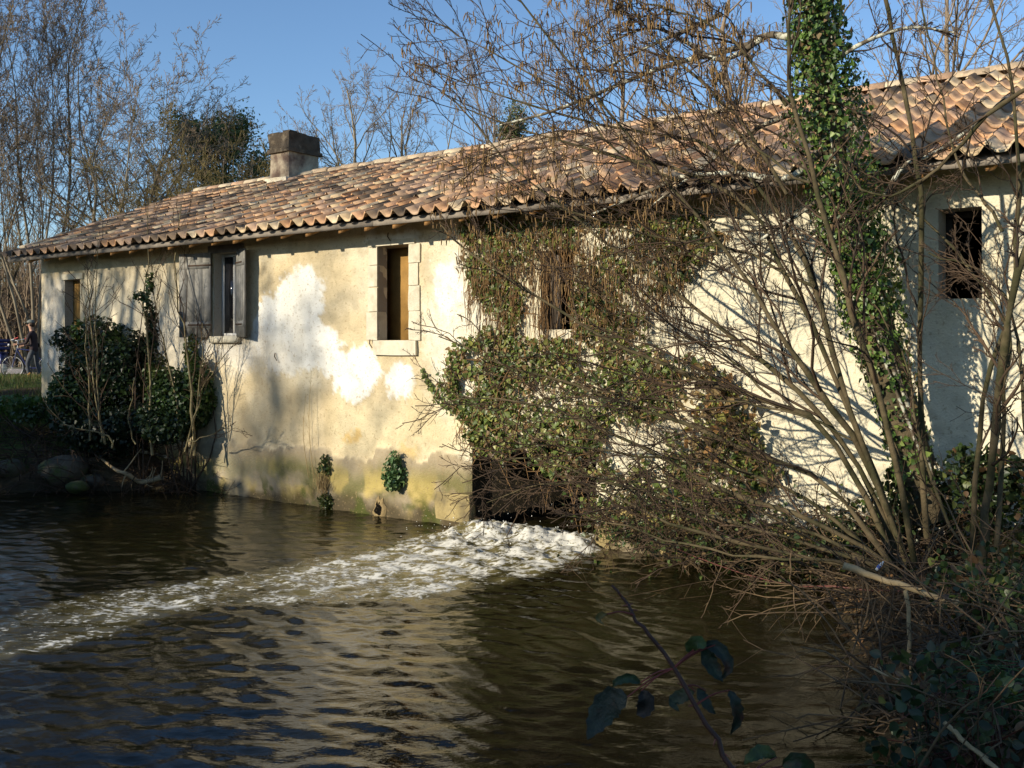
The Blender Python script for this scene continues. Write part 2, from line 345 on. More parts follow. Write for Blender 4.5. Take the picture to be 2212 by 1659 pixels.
def wnoise(scale, det, stretch=None):
    n_ = nd.new('ShaderNodeTexNoise'); n_.inputs['Scale'].default_value = scale; n_.inputs['Detail'].default_value = det; n_.inputs['Roughness'].default_value = .62
    if stretch:
        mp = nd.new('ShaderNodeMapping'); mp.inputs['Rotation'].default_value = (0, 0, stretch[0]); mp.inputs['Scale'].default_value = stretch[1]
        lk.new(geo.outputs['Position'], mp.inputs[0]); lk.new(mp.outputs[0], n_.inputs['Vector'])
    else: lk.new(geo.outputs['Position'], n_.inputs['Vector'])
    return n_.outputs[0]
def mth(op, a, c):
    x = nd.new('ShaderNodeMath'); x.operation = op
    for i, v in enumerate((a, c)):
        if isinstance(v, (int, float)): x.inputs[i].default_value = v
        else: lk.new(v, x.inputs[i])
    return x.outputs[0]
def mrange(src, a, c, lo=0., hi=1.):
    x = nd.new('ShaderNodeMapRange'); x.interpolation_type = 'SMOOTHSTEP'; lk.new(src, x.inputs[0])
    for i, v in enumerate((a, c, lo, hi)): x.inputs[i + 1].default_value = v
    return x.outputs[0]
fn = wnoise(5.5, 5, (.12, (.55, 1, 1))); fn2 = wnoise(26, 6, (.12, (.6, 1, 1)))
web = mth('SUBTRACT', 1.0, mth('MULTIPLY', mth('ABSOLUTE', mth('SUBTRACT', fn, .5), 0), 7.0))          # filaments of froth
lacy = mth('ADD', mth('MULTIPLY', web, .42), mth('MULTIPLY', mth('SUBTRACT', fn2, .5), 1.5))
mask = mrange(mth('ADD', lacy, at.outputs['Fac']), .86, 1.20)
mx = nd.new('ShaderNodeMix'); mx.data_type = 'RGBA'; lk.new(mask, mx.inputs[0]); mx.inputs[6].default_value = (.011, .0095, .003, 1); mx.inputs[7].default_value = (.70, .675, .60, 1)
aer = nd.new('ShaderNodeMix'); aer.data_type = 'RGBA'; lk.new(mrange(at.outputs['Fac'], .25, .95), aer.inputs[0]); aer.inputs[6].default_value = (.011, .0095, .003, 1); aer.inputs[7].default_value = (.17, .14, .055, 1)
lk.new(aer.outputs[2], mx.inputs[6]); lk.new(mx.outputs[2], b.inputs['Base Color']); lk.new(mrange(mask, 0, 1, .035, .75), b.inputs['Roughness'])
bp = nd.new('ShaderNodeBump'); bp.inputs['Strength'].default_value = 1; bp.inputs['Distance'].default_value = .0075
bh = mth('ADD', mth('MULTIPLY', wnoise(9, 3, (-.3, (.55, 1, 1))), .55), mth('ADD', mth('MULTIPLY', wnoise(30, 3, (-.3, (.5, 1, 1))), .26), mth('MULTIPLY', mask, .5)))
lk.new(bh, bp.inputs['Height']); lk.new(bp.outputs[0], b.inputs['Normal'])
ob('river_water', mesh_np('river_water', np.stack([X, Y, Z], -1), gridfaces(nx, ny), wm, None, True, {'foam': foam}), kind='structure', label='murky brown mill pool with a streak of white foam')
# droplets thrown up where the water leaves the outlet
r = np.random.default_rng(77); n = 260; aa = r.gamma(2, .28, n); bb = r.uniform(-.95, .95, n) * (1 + .15 * aa)
P = np.stack([jc[0] + jd[0] * aa + jl[0] * bb, jc[1] + jd[1] * aa + jl[1] * bb, .05 + r.gamma(1.6, .055, n) * np.exp(-aa * .5)], 1)
oc = np.array([(1, 0, 0), (-1, 0, 0), (0, 1, 0), (0, -1, 0), (0, 0, 1), (0, 0, -1)], float); of = np.array([(0, 2, 4), (2, 1, 4), (1, 3, 4), (3, 0, 4), (2, 0, 5), (1, 2, 5), (3, 1, 5), (0, 3, 5)])
V = P[:, None] + oc[None] * r.uniform(.002, .008, (n, 1, 1)) * r.uniform(.6, 1.4, (n, 1, 3)); F = (np.arange(n) * 6)[:, None, None] + of[None]
M['foam'] = material('white_spray', (.8, .78, .72), rough=.6, var=.05)
ob('water_spray', mesh_np('water_spray', V, F.reshape(-1, 3), M['foam'], None, True), kind='stuff', label='white spray flying up from the water outlet', cat='spray')

# ------------------------------------------------------------------ the mill house
EZ, OV, TANP, HD = 3.765, .58, .402, 3.45              # eave height, overhang, roof slope, depth of the ridge
house = thing('mill_house', 'long low mill house with cream flaking walls and terracotta tile roof above the water', 'house', FW(2, 0, 0))
def roofz(d): return EZ + TANP * (d + OV)
def opening(px0, px1, py0, py1):
    s0, z1 = FS(px0, (py0)); s1, _ = FS(px1, py0); zm0 = FS((px0 + px1) / 2, py0)[1]; zm1 = FS((px0 + px1) / 2, py1)[1]
    return [s1, s0, zm1, zm0]                           # s low (right), s high (left), z low, z high
W1 = opening(462, 516, 546, 726); W2 = opening(817, 885, 530, 735); W3 = opening(1168, 1240, 540, 712); W4 = opening(2027, 2121, 449, 645); DL = opening(140, 173, 604, 840)
CV = [CH1, CH0, -1.0, 1.06]
OPS = [W1, W2, W3, W4, DL, CV]
def lines(lo, hi, step, marks):
    a = np.arange(lo, hi, step); marks = np.array(sorted(set(np.round(marks, 4))))
    a = a[np.min(np.abs(a[:, None] - marks[None]), 1) > step * .45]; return np.sort(np.concatenate([a, marks, [hi]]))
ls = lines(-9.2, SE, .03, [v for o in OPS for v in o[:2]]); lz = lines(-.8, 3.98, .03, [v for o in OPS for v in o[2:] if v > -.8])
Sg, Zg = np.meshgrid(ls, lz, indexing='ij')
f1, f2, f3 = fbm(Sg * 1.1, Zg * 1.1, 61, 4), fbm(Sg * 4, Zg * 4, 62, 4), fbm(Sg * 14, Zg * 14, 63, 3)
ws = Sg + .24 * (f2 - .5) + .14 * (f3 - .5); wz = Zg + .24 * (fbm(Sg * 4 + 5, Zg * 4, 64, 4) - .5) + .14 * (fbm(Sg * 14 + 5, Zg * 14, 65, 3) - .5)
cream, pale, white = np.array([.60, .49, .31]), np.array([.68, .61, .46]), np.array([.79, .77, .71])
wc = cream + (pale - cream) * (sstep(.45, .7, f1) * .7)[..., None]
layer = [0.0]; brk = fbm(Sg * 22, Zg * 22, 66, 3)
def patch(pts, col, soft=.03, amt=1.0, w=1.0):
    global wc
    pd = polydist(Sg + (ws - Sg) * w, Zg + (wz - Zg) * w, FSP(pts)); a = sstep(-soft * 1.6, soft * 1.6, pd + (.5 * soft + .06) * (brk - .5) * 2) * amt; wc = wc + (np.array(col) - wc) * a[..., None]; layer[0] = layer[0] + (a if np.max(col) > .78 else 0); return pd
rightness = sstep(.9, .2, Sg + .8 * (f1 - .5)); wc = wc + (np.array([.72, .66, .50]) - wc) * (rightness * .9)[..., None]
patch([(905, 860), (1030, 860), (1040, 985), (960, 985), (880, 975), (740, 975), (700, 930), (720, 870), (800, 880)], (.68, .58, .37), .15, .8)
patch([(612, 600), (645, 568), (683, 578), (700, 640), (694, 690), (725, 715), (745, 755), (800, 742), (836, 792), (806, 835), (772, 868), (735, 858), (718, 812), (690, 792), (655, 806), (600, 800), (560, 770), (540, 730), (556, 690), (566, 636), (592, 642)], white, .025)
patch([(330, 700), (420, 640), (470, 735), (560, 720), (610, 770), (600, 800), (520, 800), (450, 770), (380, 800), (330, 780)], (.66, .62, .55), .12, .8)
patch([(835, 797), (868, 788), (892, 815), (884, 862), (850, 848), (832, 832)], white, .02)
patch([(905, 720), (960, 560), (1010, 540), (1040, 700), (1030, 860), (960, 900), (925, 850), (940, 790), (915, 760)], (.76, .70, .56), .10, .85)
patch([(935, 565), (985, 560), (1000, 640), (965, 690), (940, 640)], white, .03, .9)
patch([(795, 500), (905, 500), (915, 530), (790, 530)], white, .04, .8)
patch([(95, 600), (140, 600), (140, 800), (95, 800)], (.60, .56, .50), .1, .7)
patch([(180, 560), (400, 560), (400, 800), (180, 800)], (.60, .53, .40), .2, .6)
patch([(745, 935), (775, 930), (780, 950), (752, 955)], (.62, .40, .12), .03, .7)
patch([(845, 975), (905, 970), (900, 995), (850, 998)], (.60, .42, .15), .03, .6)
# plinth: bare grey mortar below an irregular edge
edge_px = [(430, 960), (520, 958), (610, 955), (650, 958), (690, 975), (740, 978), (770, 1000), (800, 985), (840, 978), (900, 990), (960, 985), (1030, 995)]
ep = FSP(edge_px); o = np.argsort(ep[:, 0]); zp = np.interp(Sg, ep[o, 0], ep[o, 1]) + .30 * (f2 - .5) + .10 * (f3 - .5) + .22 * (fbm(Sg * 1.7, Zg * .6, 68, 3) - .5)
zp = np.where(Sg < -1.5, .45, zp); pl = sstep(.012, -.012, Zg - zp)
mort = np.array([.35, .285, .19]) * (.75 + .55 * f2)[..., None]; mort = mort + (np.array([.16, .125, .08]) - mort) * (sstep(.5, .75, f1) * .6)[..., None]
alg = sstep(.26, .0, np.abs(Zg - (zp - .32)) + .2 * (f2 - .5)) * .75; mort = mort + (np.array([.13, .13, .035]) - mort) * alg[..., None]
yel = sstep(.46, .60, fbm(Sg * 2.6, Zg * 2.2, 71, 4)) * sstep(.75, .35, Zg); mort = mort + (np.array([.52, .40, .14]) - mort) * (yel * .8)[..., None]
wet = sstep(.26, .06, Zg + .30 * (f2 - .5)); mort = mort + (np.array([.055, .042, .02]) - mort) * (wet * .85)[..., None]
moss = sstep(.56, .66, fbm(Sg * 3.2, Zg * 3.0, 73, 4)) * sstep(.5, .15, Zg); mort = mort + (np.array([.07, .085, .018]) - mort) * (moss * .8)[..., None]
wc = wc + (mort - wc) * pl[..., None]
mot = fbm(Sg * 7, Zg * 7, 79, 4); wc = wc * (1 - .16 * sstep(.5, .72, mot) * (1 - .4 * pl))[..., None]
gr = sstep(.50, .66, fbm(Sg * 1.6 + 3, Zg * 1.3, 80, 4)) * sstep(2.2, 4.2, Sg) * sstep(2.6, 1.4, Zg) * .55; wc = wc + (np.array([.33, .29, .21]) - wc) * gr[..., None]
stain = sstep(.58, .75, fbm(Sg * 1.2, Zg * .7, 75, 4)) * .35; wc = wc * (1 - stain[..., None] * np.array([.25, .32, .45]))
dm = fbm(Sg * 2, Zg * 2, 77, 3); dips = -(f2 - .5) * .014 - (f3 - .5) * .012 - pl * (.035 + .02 * dm)
dips = dips - .010 * np.clip(layer[0], 0, 1); lump = sstep(.6, 0, Sg); dips = dips - lump * (fbm(Sg * 9, Zg * 9, 78, 3) - .5) * .016
for o in OPS:                                           # stay flush at the reveals
    dd = np.maximum(np.maximum(o[0] - Sg, Sg - o[1]), np.maximum(o[2] - Zg, Zg - o[3])); dips = dips * sstep(0, .06, np.abs(dd))
V = FW(Sg, dips, Zg); F = gridfaces(len(ls), len(lz)); fcs, fcz = .5 * (ls[:-1] + ls[1:]), .5 * (lz[:-1] + lz[1:]); FSg, FZg = np.meshgrid(fcs, fcz, indexing='ij')
keep = np.ones(FSg.shape, bool)
for o in OPS: keep &= ~((FSg > o[0]) & (FSg < o[1]) & (FZg > o[2]) & (FZg < o[3]))
ob('wall', mesh_np('wall', V, F[keep.ravel()], M['wall'], wc.reshape(-1, 3), True), house, label='sunlit cream river wall with white bald patches and grey mouldy foot')
mb = MB(); wcol = (.50, .42, .28); mb.fbox(SE, SE - .35, .03, 7.18, -.8, 3.9, wcol); mb.add(FW([SE] * 3 + [SE - .35] * 3, [0, 7.18, HD] * 2, [3.9, 3.9, roofz(HD) - .1] * 2), [np.array([[0, 1, 2], [5, 4, 3]])], [wcol] * 6)
mb.build('gable_wall', M['wall'], house)
mb = MB(); mb.fbox(-9.2, -8.85, .03, 7.18, -.8, 3.9, wcol); mb.add(FW([-9.2] * 3 + [-8.85] * 3, [0, 7.18, HD] * 2, [3.9, 3.9, roofz(HD) - .1] * 2), [np.array([[0, 2, 1], [5, 3, 4]])], [wcol] * 6); mb.build('gable_wall', M['wall'], house)
mb = MB(); mb.fbox(-8.85, SE - .35, 6.9, 7.18, -.8, 3.95, wcol); mb.build('back_wall', M['wall'], house)
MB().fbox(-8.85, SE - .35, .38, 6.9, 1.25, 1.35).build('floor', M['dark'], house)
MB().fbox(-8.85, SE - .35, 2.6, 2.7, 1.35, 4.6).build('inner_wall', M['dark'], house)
# reveals: the thickness of the wall round every opening
for i, o in enumerate(OPS):
    mb = MB(); dd = .165 if i == 1 else .38; c = (.42, .37, .30) if i < 5 else (.035, .03, .022)  # outlet reveal coloured near black to carry the tunnel's darkness
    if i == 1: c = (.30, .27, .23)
    q = lambda s, z: None
    for (sa, za, sb, zb) in ((o[0], o[2], o[0], o[3]), (o[1], o[3], o[1], o[2]), (o[0], o[3], o[1], o[3]), (o[1], o[2], o[0], o[2])):
        if i == 5 and za == zb == o[2]: continue
        n_ = 6; ts = np.linspace(0, 1, n_); A = FW(np.repeat(sa + (sb - sa) * ts, 2), np.tile([0.0, dd], n_), np.repeat(za + (zb - za) * ts, 2))
        k = np.arange(n_ - 1) * 2; mb.add(A, np.stack([k, k + 1, k + 3, k + 2], 1), c)
    if i == 1:                                          # splayed inside
        for (sa, za, sb, zb) in ((o[0], o[2], o[0], o[3]), (o[1], o[3], o[1], o[2]), (o[0], o[3], o[1], o[3]), (o[1], o[2], o[0], o[2])):
            g_ = lambda s_, z_: (s_ + (.18 if s_ == o[1] else -.18), z_)
            mb.add(FW([sa, sb, g_(sb, zb)[0], g_(sa, za)[0]], [.165, .165, .315, .315], [za, zb, zb, za]), np.array([[0, 1, 2, 3]]), c)
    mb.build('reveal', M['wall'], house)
mb = MB(); tc = (.02, .017, .012); mb.fbox(CH0, CH0 + .3, .39, 11.2, -.8, 1.24, tc).fbox(CH1 - .3, CH1, .39, 11.2, -.8, 1.24, tc).fbox(CH1 - .3, CH0 + .3, .39, 11.2, 1.07, 1.245, tc).fbox(CH1 - .3, CH0 + .3, 11.2, 11.4, -.8, 1.24, tc)  # near-black colour stands in for unlit depth where sun still reaches the tunnel
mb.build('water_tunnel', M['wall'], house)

def rough_box(s0, s1, d0, d1, z0, z1, step=.08, amp=.012, seed=1, fr=9, rnd=0.0):
    mb = MB()
    for ax in range(3):
        lo, hi = [(s0, s1), (d0, d1), (z0, z1)][ax]; o = [a for a in range(3) if a != ax]; rr = [(s0, s1), (d0, d1), (z0, z1)]
        na, nb = [max(2, int((rr[a][1] - rr[a][0]) / step) + 1) for a in o]
        A, B = np.meshgrid(np.linspace(*rr[o[0]], na), np.linspace(*rr[o[1]], nb), indexing='ij')
        for v in (lo, hi):
            C = [None] * 3; C[o[0]], C[o[1]], C[ax] = A, B, np.full_like(A, v); P = FW(*C).reshape(-1, 3); ce = FW((s0 + s1) / 2, (d0 + d1) / 2, (z0 + z1) / 2)
            if rnd: q2 = sum(((C[a] - (rr[a][0] + rr[a][1]) / 2) / (rr[a][1] - rr[a][0]) * 2) ** 2 for a in range(3)).reshape(-1, 1); P = ce + (P - ce) * (1 - rnd * np.maximum(q2 - 1, 0) / 2)
            P = P + unit(P - ce) * (amp * wob(P, fr, seed) )[:, None]; mb.add(P, gridfaces(na, nb))
    return mb
# --- chimney: find where its near corner leaves the roof
def roof_at(px, py):
    best = None
    for d in np.linspace(-.4, HD, 800):
        s, z = FS(px, py, d)
        e = abs(z - (roofz(d) + .05)); best = (e, s, d, z) if best is None or e < best[0] else best
    return best[1:]
cs, cd, cz = roof_at(624, 386)
cw = .62; sL = FS(584, 380, cd)[0]; s_r, s_l = cs, max(sL, cs + .5)
cD = .74; zt = FS(626, 283, cd)[1]
ch = rough_box(s_r, s_l, cd, cd + cD, cz - .25, zt - .36, .07, .012, 4).build('chimney', M['chimney'], house, True, label='square rendered chimney stained brown and grey, sooty at the top')
rough_box(s_r - .05, s_l + .05, cd - .05, cd + cD + .05, zt - .37, zt - .30, .06, .012, 5).build('chimney_ledge', M['chimtop'], ch, True)
rough_box(s_r - .02, s_l + .02, cd - .02, cd + cD + .02, zt - .31, zt, .06, .02, 6, 14).build('chimney_top', M['chimtop'], ch, True)
for i in range(7):
    a, b2 = random.uniform(s_r, s_l - .2), cd + random.uniform(0, cD - .2); rough_box(a, a + random.uniform(.16, .26), b2, b2 + .2, zt - .03, zt + random.uniform(.02, .06), .06, .012, 20 + i, 14).build('cap_stone', M['chimtop'], ch, True)
rough_box(s_r - .03, s_l + .03, cd - .10, cd + .02, cz - .06, cz + .03, .05, .012, 8, 14).build('chimney_flashing', M['stone'], ch, True)

# --- roof: boarding, tiles, ridge
TW, TE, TL = .225, .355, .43; NCOL = 85; s_first = SE + .22
sl = math.atan(TANP); up = N * math.cos(sl) + ZV * math.sin(sl); nor = -N * math.sin(sl) + ZV * math.cos(sl); NROW = 12
mb = MB(); mb.add(FW([-9.4, SE + .2, SE + .2, -9.4] * 2, [-OV + .11, -OV + .11, HD, HD] * 2, [roofz(-OV + .11) - .07, roofz(-OV + .11) - .07, roofz(HD) - .07, roofz(HD) - .07] + [roofz(-OV + .11) - .10, roofz(-OV + .11) - .10, roofz(HD) - .10, roofz(HD) - .10]), BOXF[:, ::-1])
roof = mb.build('roof', M['oldwood'], house, label='terracotta tile roof, orange and cream with dark weathered patches')
mb = MB(); mb.add(FW([-9.4, SE + .2, SE + .2, -9.4], [HD, HD, 7.6, 7.6], [roofz(HD) - .07, roofz(HD) - .07, roofz(HD - 4.15) - .07, roofz(HD - 4.15) - .07]), np.array([[0, 1, 2, 3]])); mb.build('rear_boarding', M['oldwood'], roof)
xs = np.linspace(0, 1, 11); prof = .040 * np.cos(2 * math.pi * xs) + .010 * np.cos(4 * math.pi * xs)
def tile_local(j):
    r_ = np.random.default_rng(j); tv = np.array([0, .33, 1.0]) * TL; V = []
    for t in tv: V += [(x_ * TW * 1.02 - TW / 2, t, p_ * (1.04 - .14 * t) + .026 * (1 - t / TL) + r_.uniform(-.002, .002)) for x_, p_ in zip(xs, prof)]
    V += [(x_ * TW * 1.02 - TW / 2, 0.004, p_ * 1.04 + .026 - .019) for x_, p_ in zip(xs, prof)]
    F = [(a * 11 + i, a * 11 + i + 1, (a + 1) * 11 + i + 1, (a + 1) * 11 + i) for a in range(2) for i in range(10)] + [(33 + i, 34 + i, i + 1, i) for i in range(10)]
    return np.array(V), np.array(F)
TPAL = np.array([(.55, .32, .18), (.58, .39, .24), (.62, .49, .30), (.50, .27, .13), (.19, .145, .105), (.40, .29, .205), (.66, .56, .38), (.11, .09, .07), (.49, .34, .24)])
TPAL = TPAL * .68 + np.array([.54, .33, .18]) * .32 * np.array([1, 1, 1, 1, .5, .9, 1, .35, 1])[:, None]
tr = np.random.default_rng(3); tiles = []
for side in (0, 1):
    for c in range(NCOL):
        for rw in range(NROW):
            s = s_first - (c + .5) * TW; t = rw * TE - .03
            if side == 0:
                mid = FW(s, -OV + t * math.cos(sl), EZ + t * math.sin(sl)); x = -U; y = up; z = nor
                if s_r - .06 < s < s_l + .06 and cd - .38 < (-OV + t * math.cos(sl)) < cd + cD - .03: continue
            else:
                mid = FW(s, 2 * HD + OV - t * math.cos(sl), EZ + t * math.sin(sl)); x = U; y = -N * math.cos(sl) + ZV * math.sin(sl); z = N * math.sin(sl) + ZV * math.cos(sl)
            ja_ = tr.normal() * .014; jb_ = tr.normal() * .010
            x2 = x * math.cos(ja_) + y * math.sin(ja_); y2 = unit(-x * math.sin(ja_) + y * math.cos(ja_) + z * jb_); z2 = np.cross(x2, y2)
            mid = mid + y * tr.normal() * .012 + z * abs(tr.normal()) * .004 + x * tr.normal() * .004
            nn = fbm(s * .5 + 3, t * 1.1, 81, 3) + .16 * (tr.uniform() - .5); dark = 1.5 * sstep(.56, .72, nn) + .3 * sstep(3, 9, s)
            p = np.array([.20, .20, .19, .13, .04, .09, .12, .03, .12]); p = p * (1 + dark * np.array([-.5, -.4, -.8, 0, 7, 1.5, -.8, 5, 1.2])); p = np.clip(p, .005, None)
            tiles.append((side, mid, x2, y2, z2, int(tr.choice(9, p=p / p.sum())), tr.uniform(.88, 1.12)))
front = [i for i, t in enumerate(tiles) if t[0] == 0]
def inframe(i):
    a, c = to_px(tiles[i][1]); return -10 < a < 2222 and -10 < c < 1670
front = sorted([i for i in front if inframe(i)], key=lambda i: tiles[i][1][1]); single = set(front[:300])
tmesh = {}
for pi in range(9):
    for vi in range(2):
        V, F = tile_local(pi * 2 + vi); tmesh[pi, vi] = mesh_np('roof_tile', V, F, M['tile'], np.tile(TPAL[pi] * (.9, 1.12)[vi], (len(V), 1)), True)
bulk = MB(); V0, F0 = tile_local(99)
for i, (side, mid, x, y, z, pi, br) in enumerate(tiles):
    if i in single:
        o = bpy.data.objects.new('roof_tile', tmesh[pi, int(br > 1)]); COL.objects.link(o); o.parent = roof
        m = Matrix.Identity(4)
        for k, v in enumerate((x, y, z, mid)):
            for q_ in range(3): m[q_][k] = float(v[q_])
        o.matrix_local = m
    else:
        bulk.add(mid + V0[:, :1] * x + V0[:, 1:2] * y + V0[:, 2:] * z, F0, TPAL[pi] * br)
bulk.build('roof_tiles', M['tile'], roof, True, kind='stuff')
# ridge caps
a = np.linspace(-math.pi / 2, math.pi / 2, 9); V = []
for t, rr_ in ((0, .125), (.45, .105)): V += [(math.sin(q_) * rr_, t, math.cos(q_) * rr_ * .85) for q_ in a]
V += [(math.sin(q_) * .108, .003, math.cos(q_) * .092) for q_ in a]
F = [(i, i + 1, 10 + i, 9 + i) for i in range(8)] + [(18 + i, 19 + i, i + 1, i) for i in range(8)]
rmesh = [mesh_np('ridge_tile', np.array(V), np.array(F), M['tile'], np.tile(c, (27, 1)), True) for c in ((.54, .40, .26), (.50, .32, .20), (.58, .46, .31))]
sR = SE + .22; i = 0
while sR > -9.3:
    if not (s_r - .1 < sR - .2 < s_l + .1 and HD < cd + cD):
        o = bpy.data.objects.new('ridge_tile', rmesh[int(tr.integers(3))]); COL.objects.link(o); o.parent = roof
        m = Matrix.Identity(4); yv = -U if False else U; jz = tr.normal() * .012
        yv = unit(U * 1.0 + ZV * .03 + N * jz); xv = unit(np.cross(yv, ZV)); zv = np.cross(xv, yv); ps = FW(sR - .43, HD + .005, roofz(HD) - .005 + tr.normal() * .006)
        for k, v in enumerate((xv, yv, zv, ps)):
            for q_ in range(3): m[q_][k] = float(v[q_])
        o.matrix_local = m
    sR -= .40
# rafters and eave board
rs = [FS(p, 500, -.47)[0] for p in (507.5, 557, 609, 664, 734.5, 793, 854, 922)]; sp = (rs[0] - rs[-1]) / 7
allr = rs + [rs[0] + sp * k for k in range(1, 20) if rs[0] + sp * k < SE] + [rs[-1] - sp * k for k in range(1, 40) if rs[-1] - sp * k > -9.2]
for s in allr:
    mb = MB(); j = random.uniform(-.02, .02); d0 = -.47 + j; z0 = roofz(d0) - .105; z1 = roofz(.1) - .105
    mb.add(FW([s - .032, s + .032, s + .032, s - .032] * 2, [d0, d0, .1, .1] * 2, [z0 - .085, z0 - .085, z1 - .085, z1 - .085, z0, z0, z1, z1]), BOXF); mb.build('rafter', M['wood'], house)
s = SE + .2
while s > -9.3:
    e = max(s - random.uniform(2.4, 3.2), -9.4); z0 = roofz(-OV + .03) - .1
    MB().fbox(e + .006, s, -OV + .075, -OV + .10, z0 - .012, z0 + .05).build('eave_board', M['eaveboard'], house); s = e

# --- windows
def stone(name, s0, s1, d0, d1, z0, z1, parent, seed, mat='stone', amp=.006, step=.06, **kw):
    return rough_box(s0, s1, d0, d1, z0, z1, step, amp, seed, 12).build(name, M[mat], parent, True, **kw)
def empty_part(name, parent, **kw):
    o = bpy.data.objects.new(name, None); COL.objects.link(o); o.parent = parent; return tag(o, **kw)
ident = Matrix.Translation(-Vector(house.location))
def part_mesh(name, mb, mat, smooth=False, **kw): return mb.build(name, M[mat], house, smooth, **kw)
# narrow window with dressed stone round it and a brown board inside
o = W2; win = part_mesh('window', MB().fbox(o[0] - .17, o[1] + .17, .30, .312, o[2] + .003, o[3] - .003), 'brownwood', label='narrow tall window closed by a brown board')
zj = o[2]; k = 0
while zj < o[3] - .02:
    hgt = min(random.uniform(.28, .42), o[3] - zj); w1_, w2_ = random.uniform(.15, .20), random.uniform(.15, .20)
    stone('jamb_stone', o[1] + .001, o[1] + w1_, -.022, .16, zj + .004, zj + hgt - .004, win, 100 + k); stone('jamb_stone', o[0] - w2_, o[0] - .001, -.022, .16, zj + .004, zj + hgt - .004, win, 130 + k); zj += hgt; k += 1
stone('lintel', o[0] - .10, (o[0] + o[1]) / 2 + .02, -.025, .15, o[3] + .003, o[3] + .07, win, 160); stone('lintel', (o[0] + o[1]) / 2 + .03, o[1] + .16, -.025, .15, o[3] + .003, o[3] + .09, win, 161)
stone('window_sill', o[0] - .14, o[1] + .05, -.045, .16, o[2] - .19, o[2] - .003, win, 162)
# shuttered window
o = W1; fr = MB(); t = .045
fr.fbox(o[0] + .002, o[0] + t, .14, .19, o[2], o[3]).fbox(o[1] - t, o[1] - .002, .14, .19, o[2], o[3]).fbox(o[0] + t, o[1] - t, .14, .19, o[2] + .002, o[2] + t).fbox(o[0] + t, o[1] - t, .14, .19, o[3] - t, o[3] - .002)
win = part_mesh('window', fr, 'whitewood', label='shuttered window, its white casement half open'); mid = (o[0] + o[1]) / 2
MB().fbox(mid - .02, mid + .02, .14, .19, o[2] + t, o[3] - t).build('mullion', M['whitewood'], win)
MB().fbox(mid + .02, o[1] - t, .165, .17, o[2] + t, o[3] - t).build('pane', M['glass'], win)
MB().fbox(o[0] - .05, o[1] + .05, -.06, .13, o[2] - .10, o[2] - .003).build('window_sill', M['stone'], win)
stone('lintel', o[0] - .12, o[1] + .12, -.02, .16, o[3] + .003, o[3] + .12, win, 170, 'oldwood')
def shutter(hinge, sgn, w, ang, z0, z1, label):
    ca, sa = math.cos(ang), math.sin(ang)
    def P(a, th, z): return FW(hinge + sgn * (a * ca - th * sa * 0), -.03 - a * sa - th, z)
    sh = None; nb = 4
    def bx(a0, a1, t0, t1, za, zb): return MB().add(np.array([P(a, th, z) for z in (za, zb) for a, th in ((a0, t0), (a1, t0), (a1, t1), (a0, t1))]), BOXF)
    sh = bx(.03, w - .03, .027, .031, z0 + .15, z0 + .24).build('shutter', M['shutter'], house, label=label)
    bx(.03, w - .03, .027, .031, z1 - .24, z1 - .15).build('ledge', M['shutter'], sh)
    for i in range(nb): bx(i * w / nb + .003, (i + 1) * w / nb - .003, random.uniform(0, .004), .026, z0 + random.uniform(0, .012), z1 - random.uniform(0, .012)).build('board', M['shutter'], sh)
    for zz in (z0 + .19, z1 - .19): bx(-.02, w * .7, .0315, .035, zz - .012, zz + .012).build('hinge', M['metal'], sh)
shutter(W1[1] + .01, 1, .62, R(11), W1[2] - .02, W1[3] + .02, 'weathered grey board shutter open flat at the left')
shutter(W1[0] - .01, -1, .40, R(21), W1[2] - .02, W1[3] + .02, 'weathered grey board shutter standing half open at the right')
M['brownold'] = material('old_brown_board', (.085, .065, .05), rough=.85, var=.35, vscale=8, spec=.15)
# window in the ivy: grey board shutter over its left half
o = W3; mid = o[0] + (o[1] - o[0]) * .60; win = part_mesh('window', MB().fbox(mid, mid + .04, .12, .17, o[2] + .003, o[3] - .003), 'oldwood', label='dark window deep in the ivy, one grey leaf closed')
for i in range(3): a, b2 = [mid + .043 + (o[1] - mid - .045) * q_ / 3 for q_ in (i, i + 1)]; MB().fbox(a + .002, b2 - .002, .125, .155, o[2] + .003, o[3] - .003).build('board', M['brownold'], win)
stone('window_sill', o[0] - .06, o[1] + .06, -.03, .12, o[2] - .12, o[2] - .003, win, 180)
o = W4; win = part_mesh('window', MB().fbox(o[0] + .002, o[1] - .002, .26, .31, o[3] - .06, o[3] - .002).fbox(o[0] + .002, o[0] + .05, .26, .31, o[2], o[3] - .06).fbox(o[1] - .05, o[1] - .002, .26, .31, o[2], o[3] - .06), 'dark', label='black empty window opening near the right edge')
o = DL; dr = part_mesh('door', MB().fbox(o[0] + .003, o[1] - .003, .19, .2, o[2], o[3]), 'brownwood', label='brown boarded opening above the dark ivy bush')
for i in range(4): a, b2 = [o[0] + .004 + (o[1] - o[0] - .008) * q_ / 4 for q_ in (i, i + 1)]; MB().fbox(a + .002, b2 - .002, .15, .185, o[2], o[3] - .004).build('board', M['brownwood'], dr)
stone('lintel', o[0] - .12, o[1] + .08, -.03, .14, o[3] + .003, o[3] + .10, dr, 195)
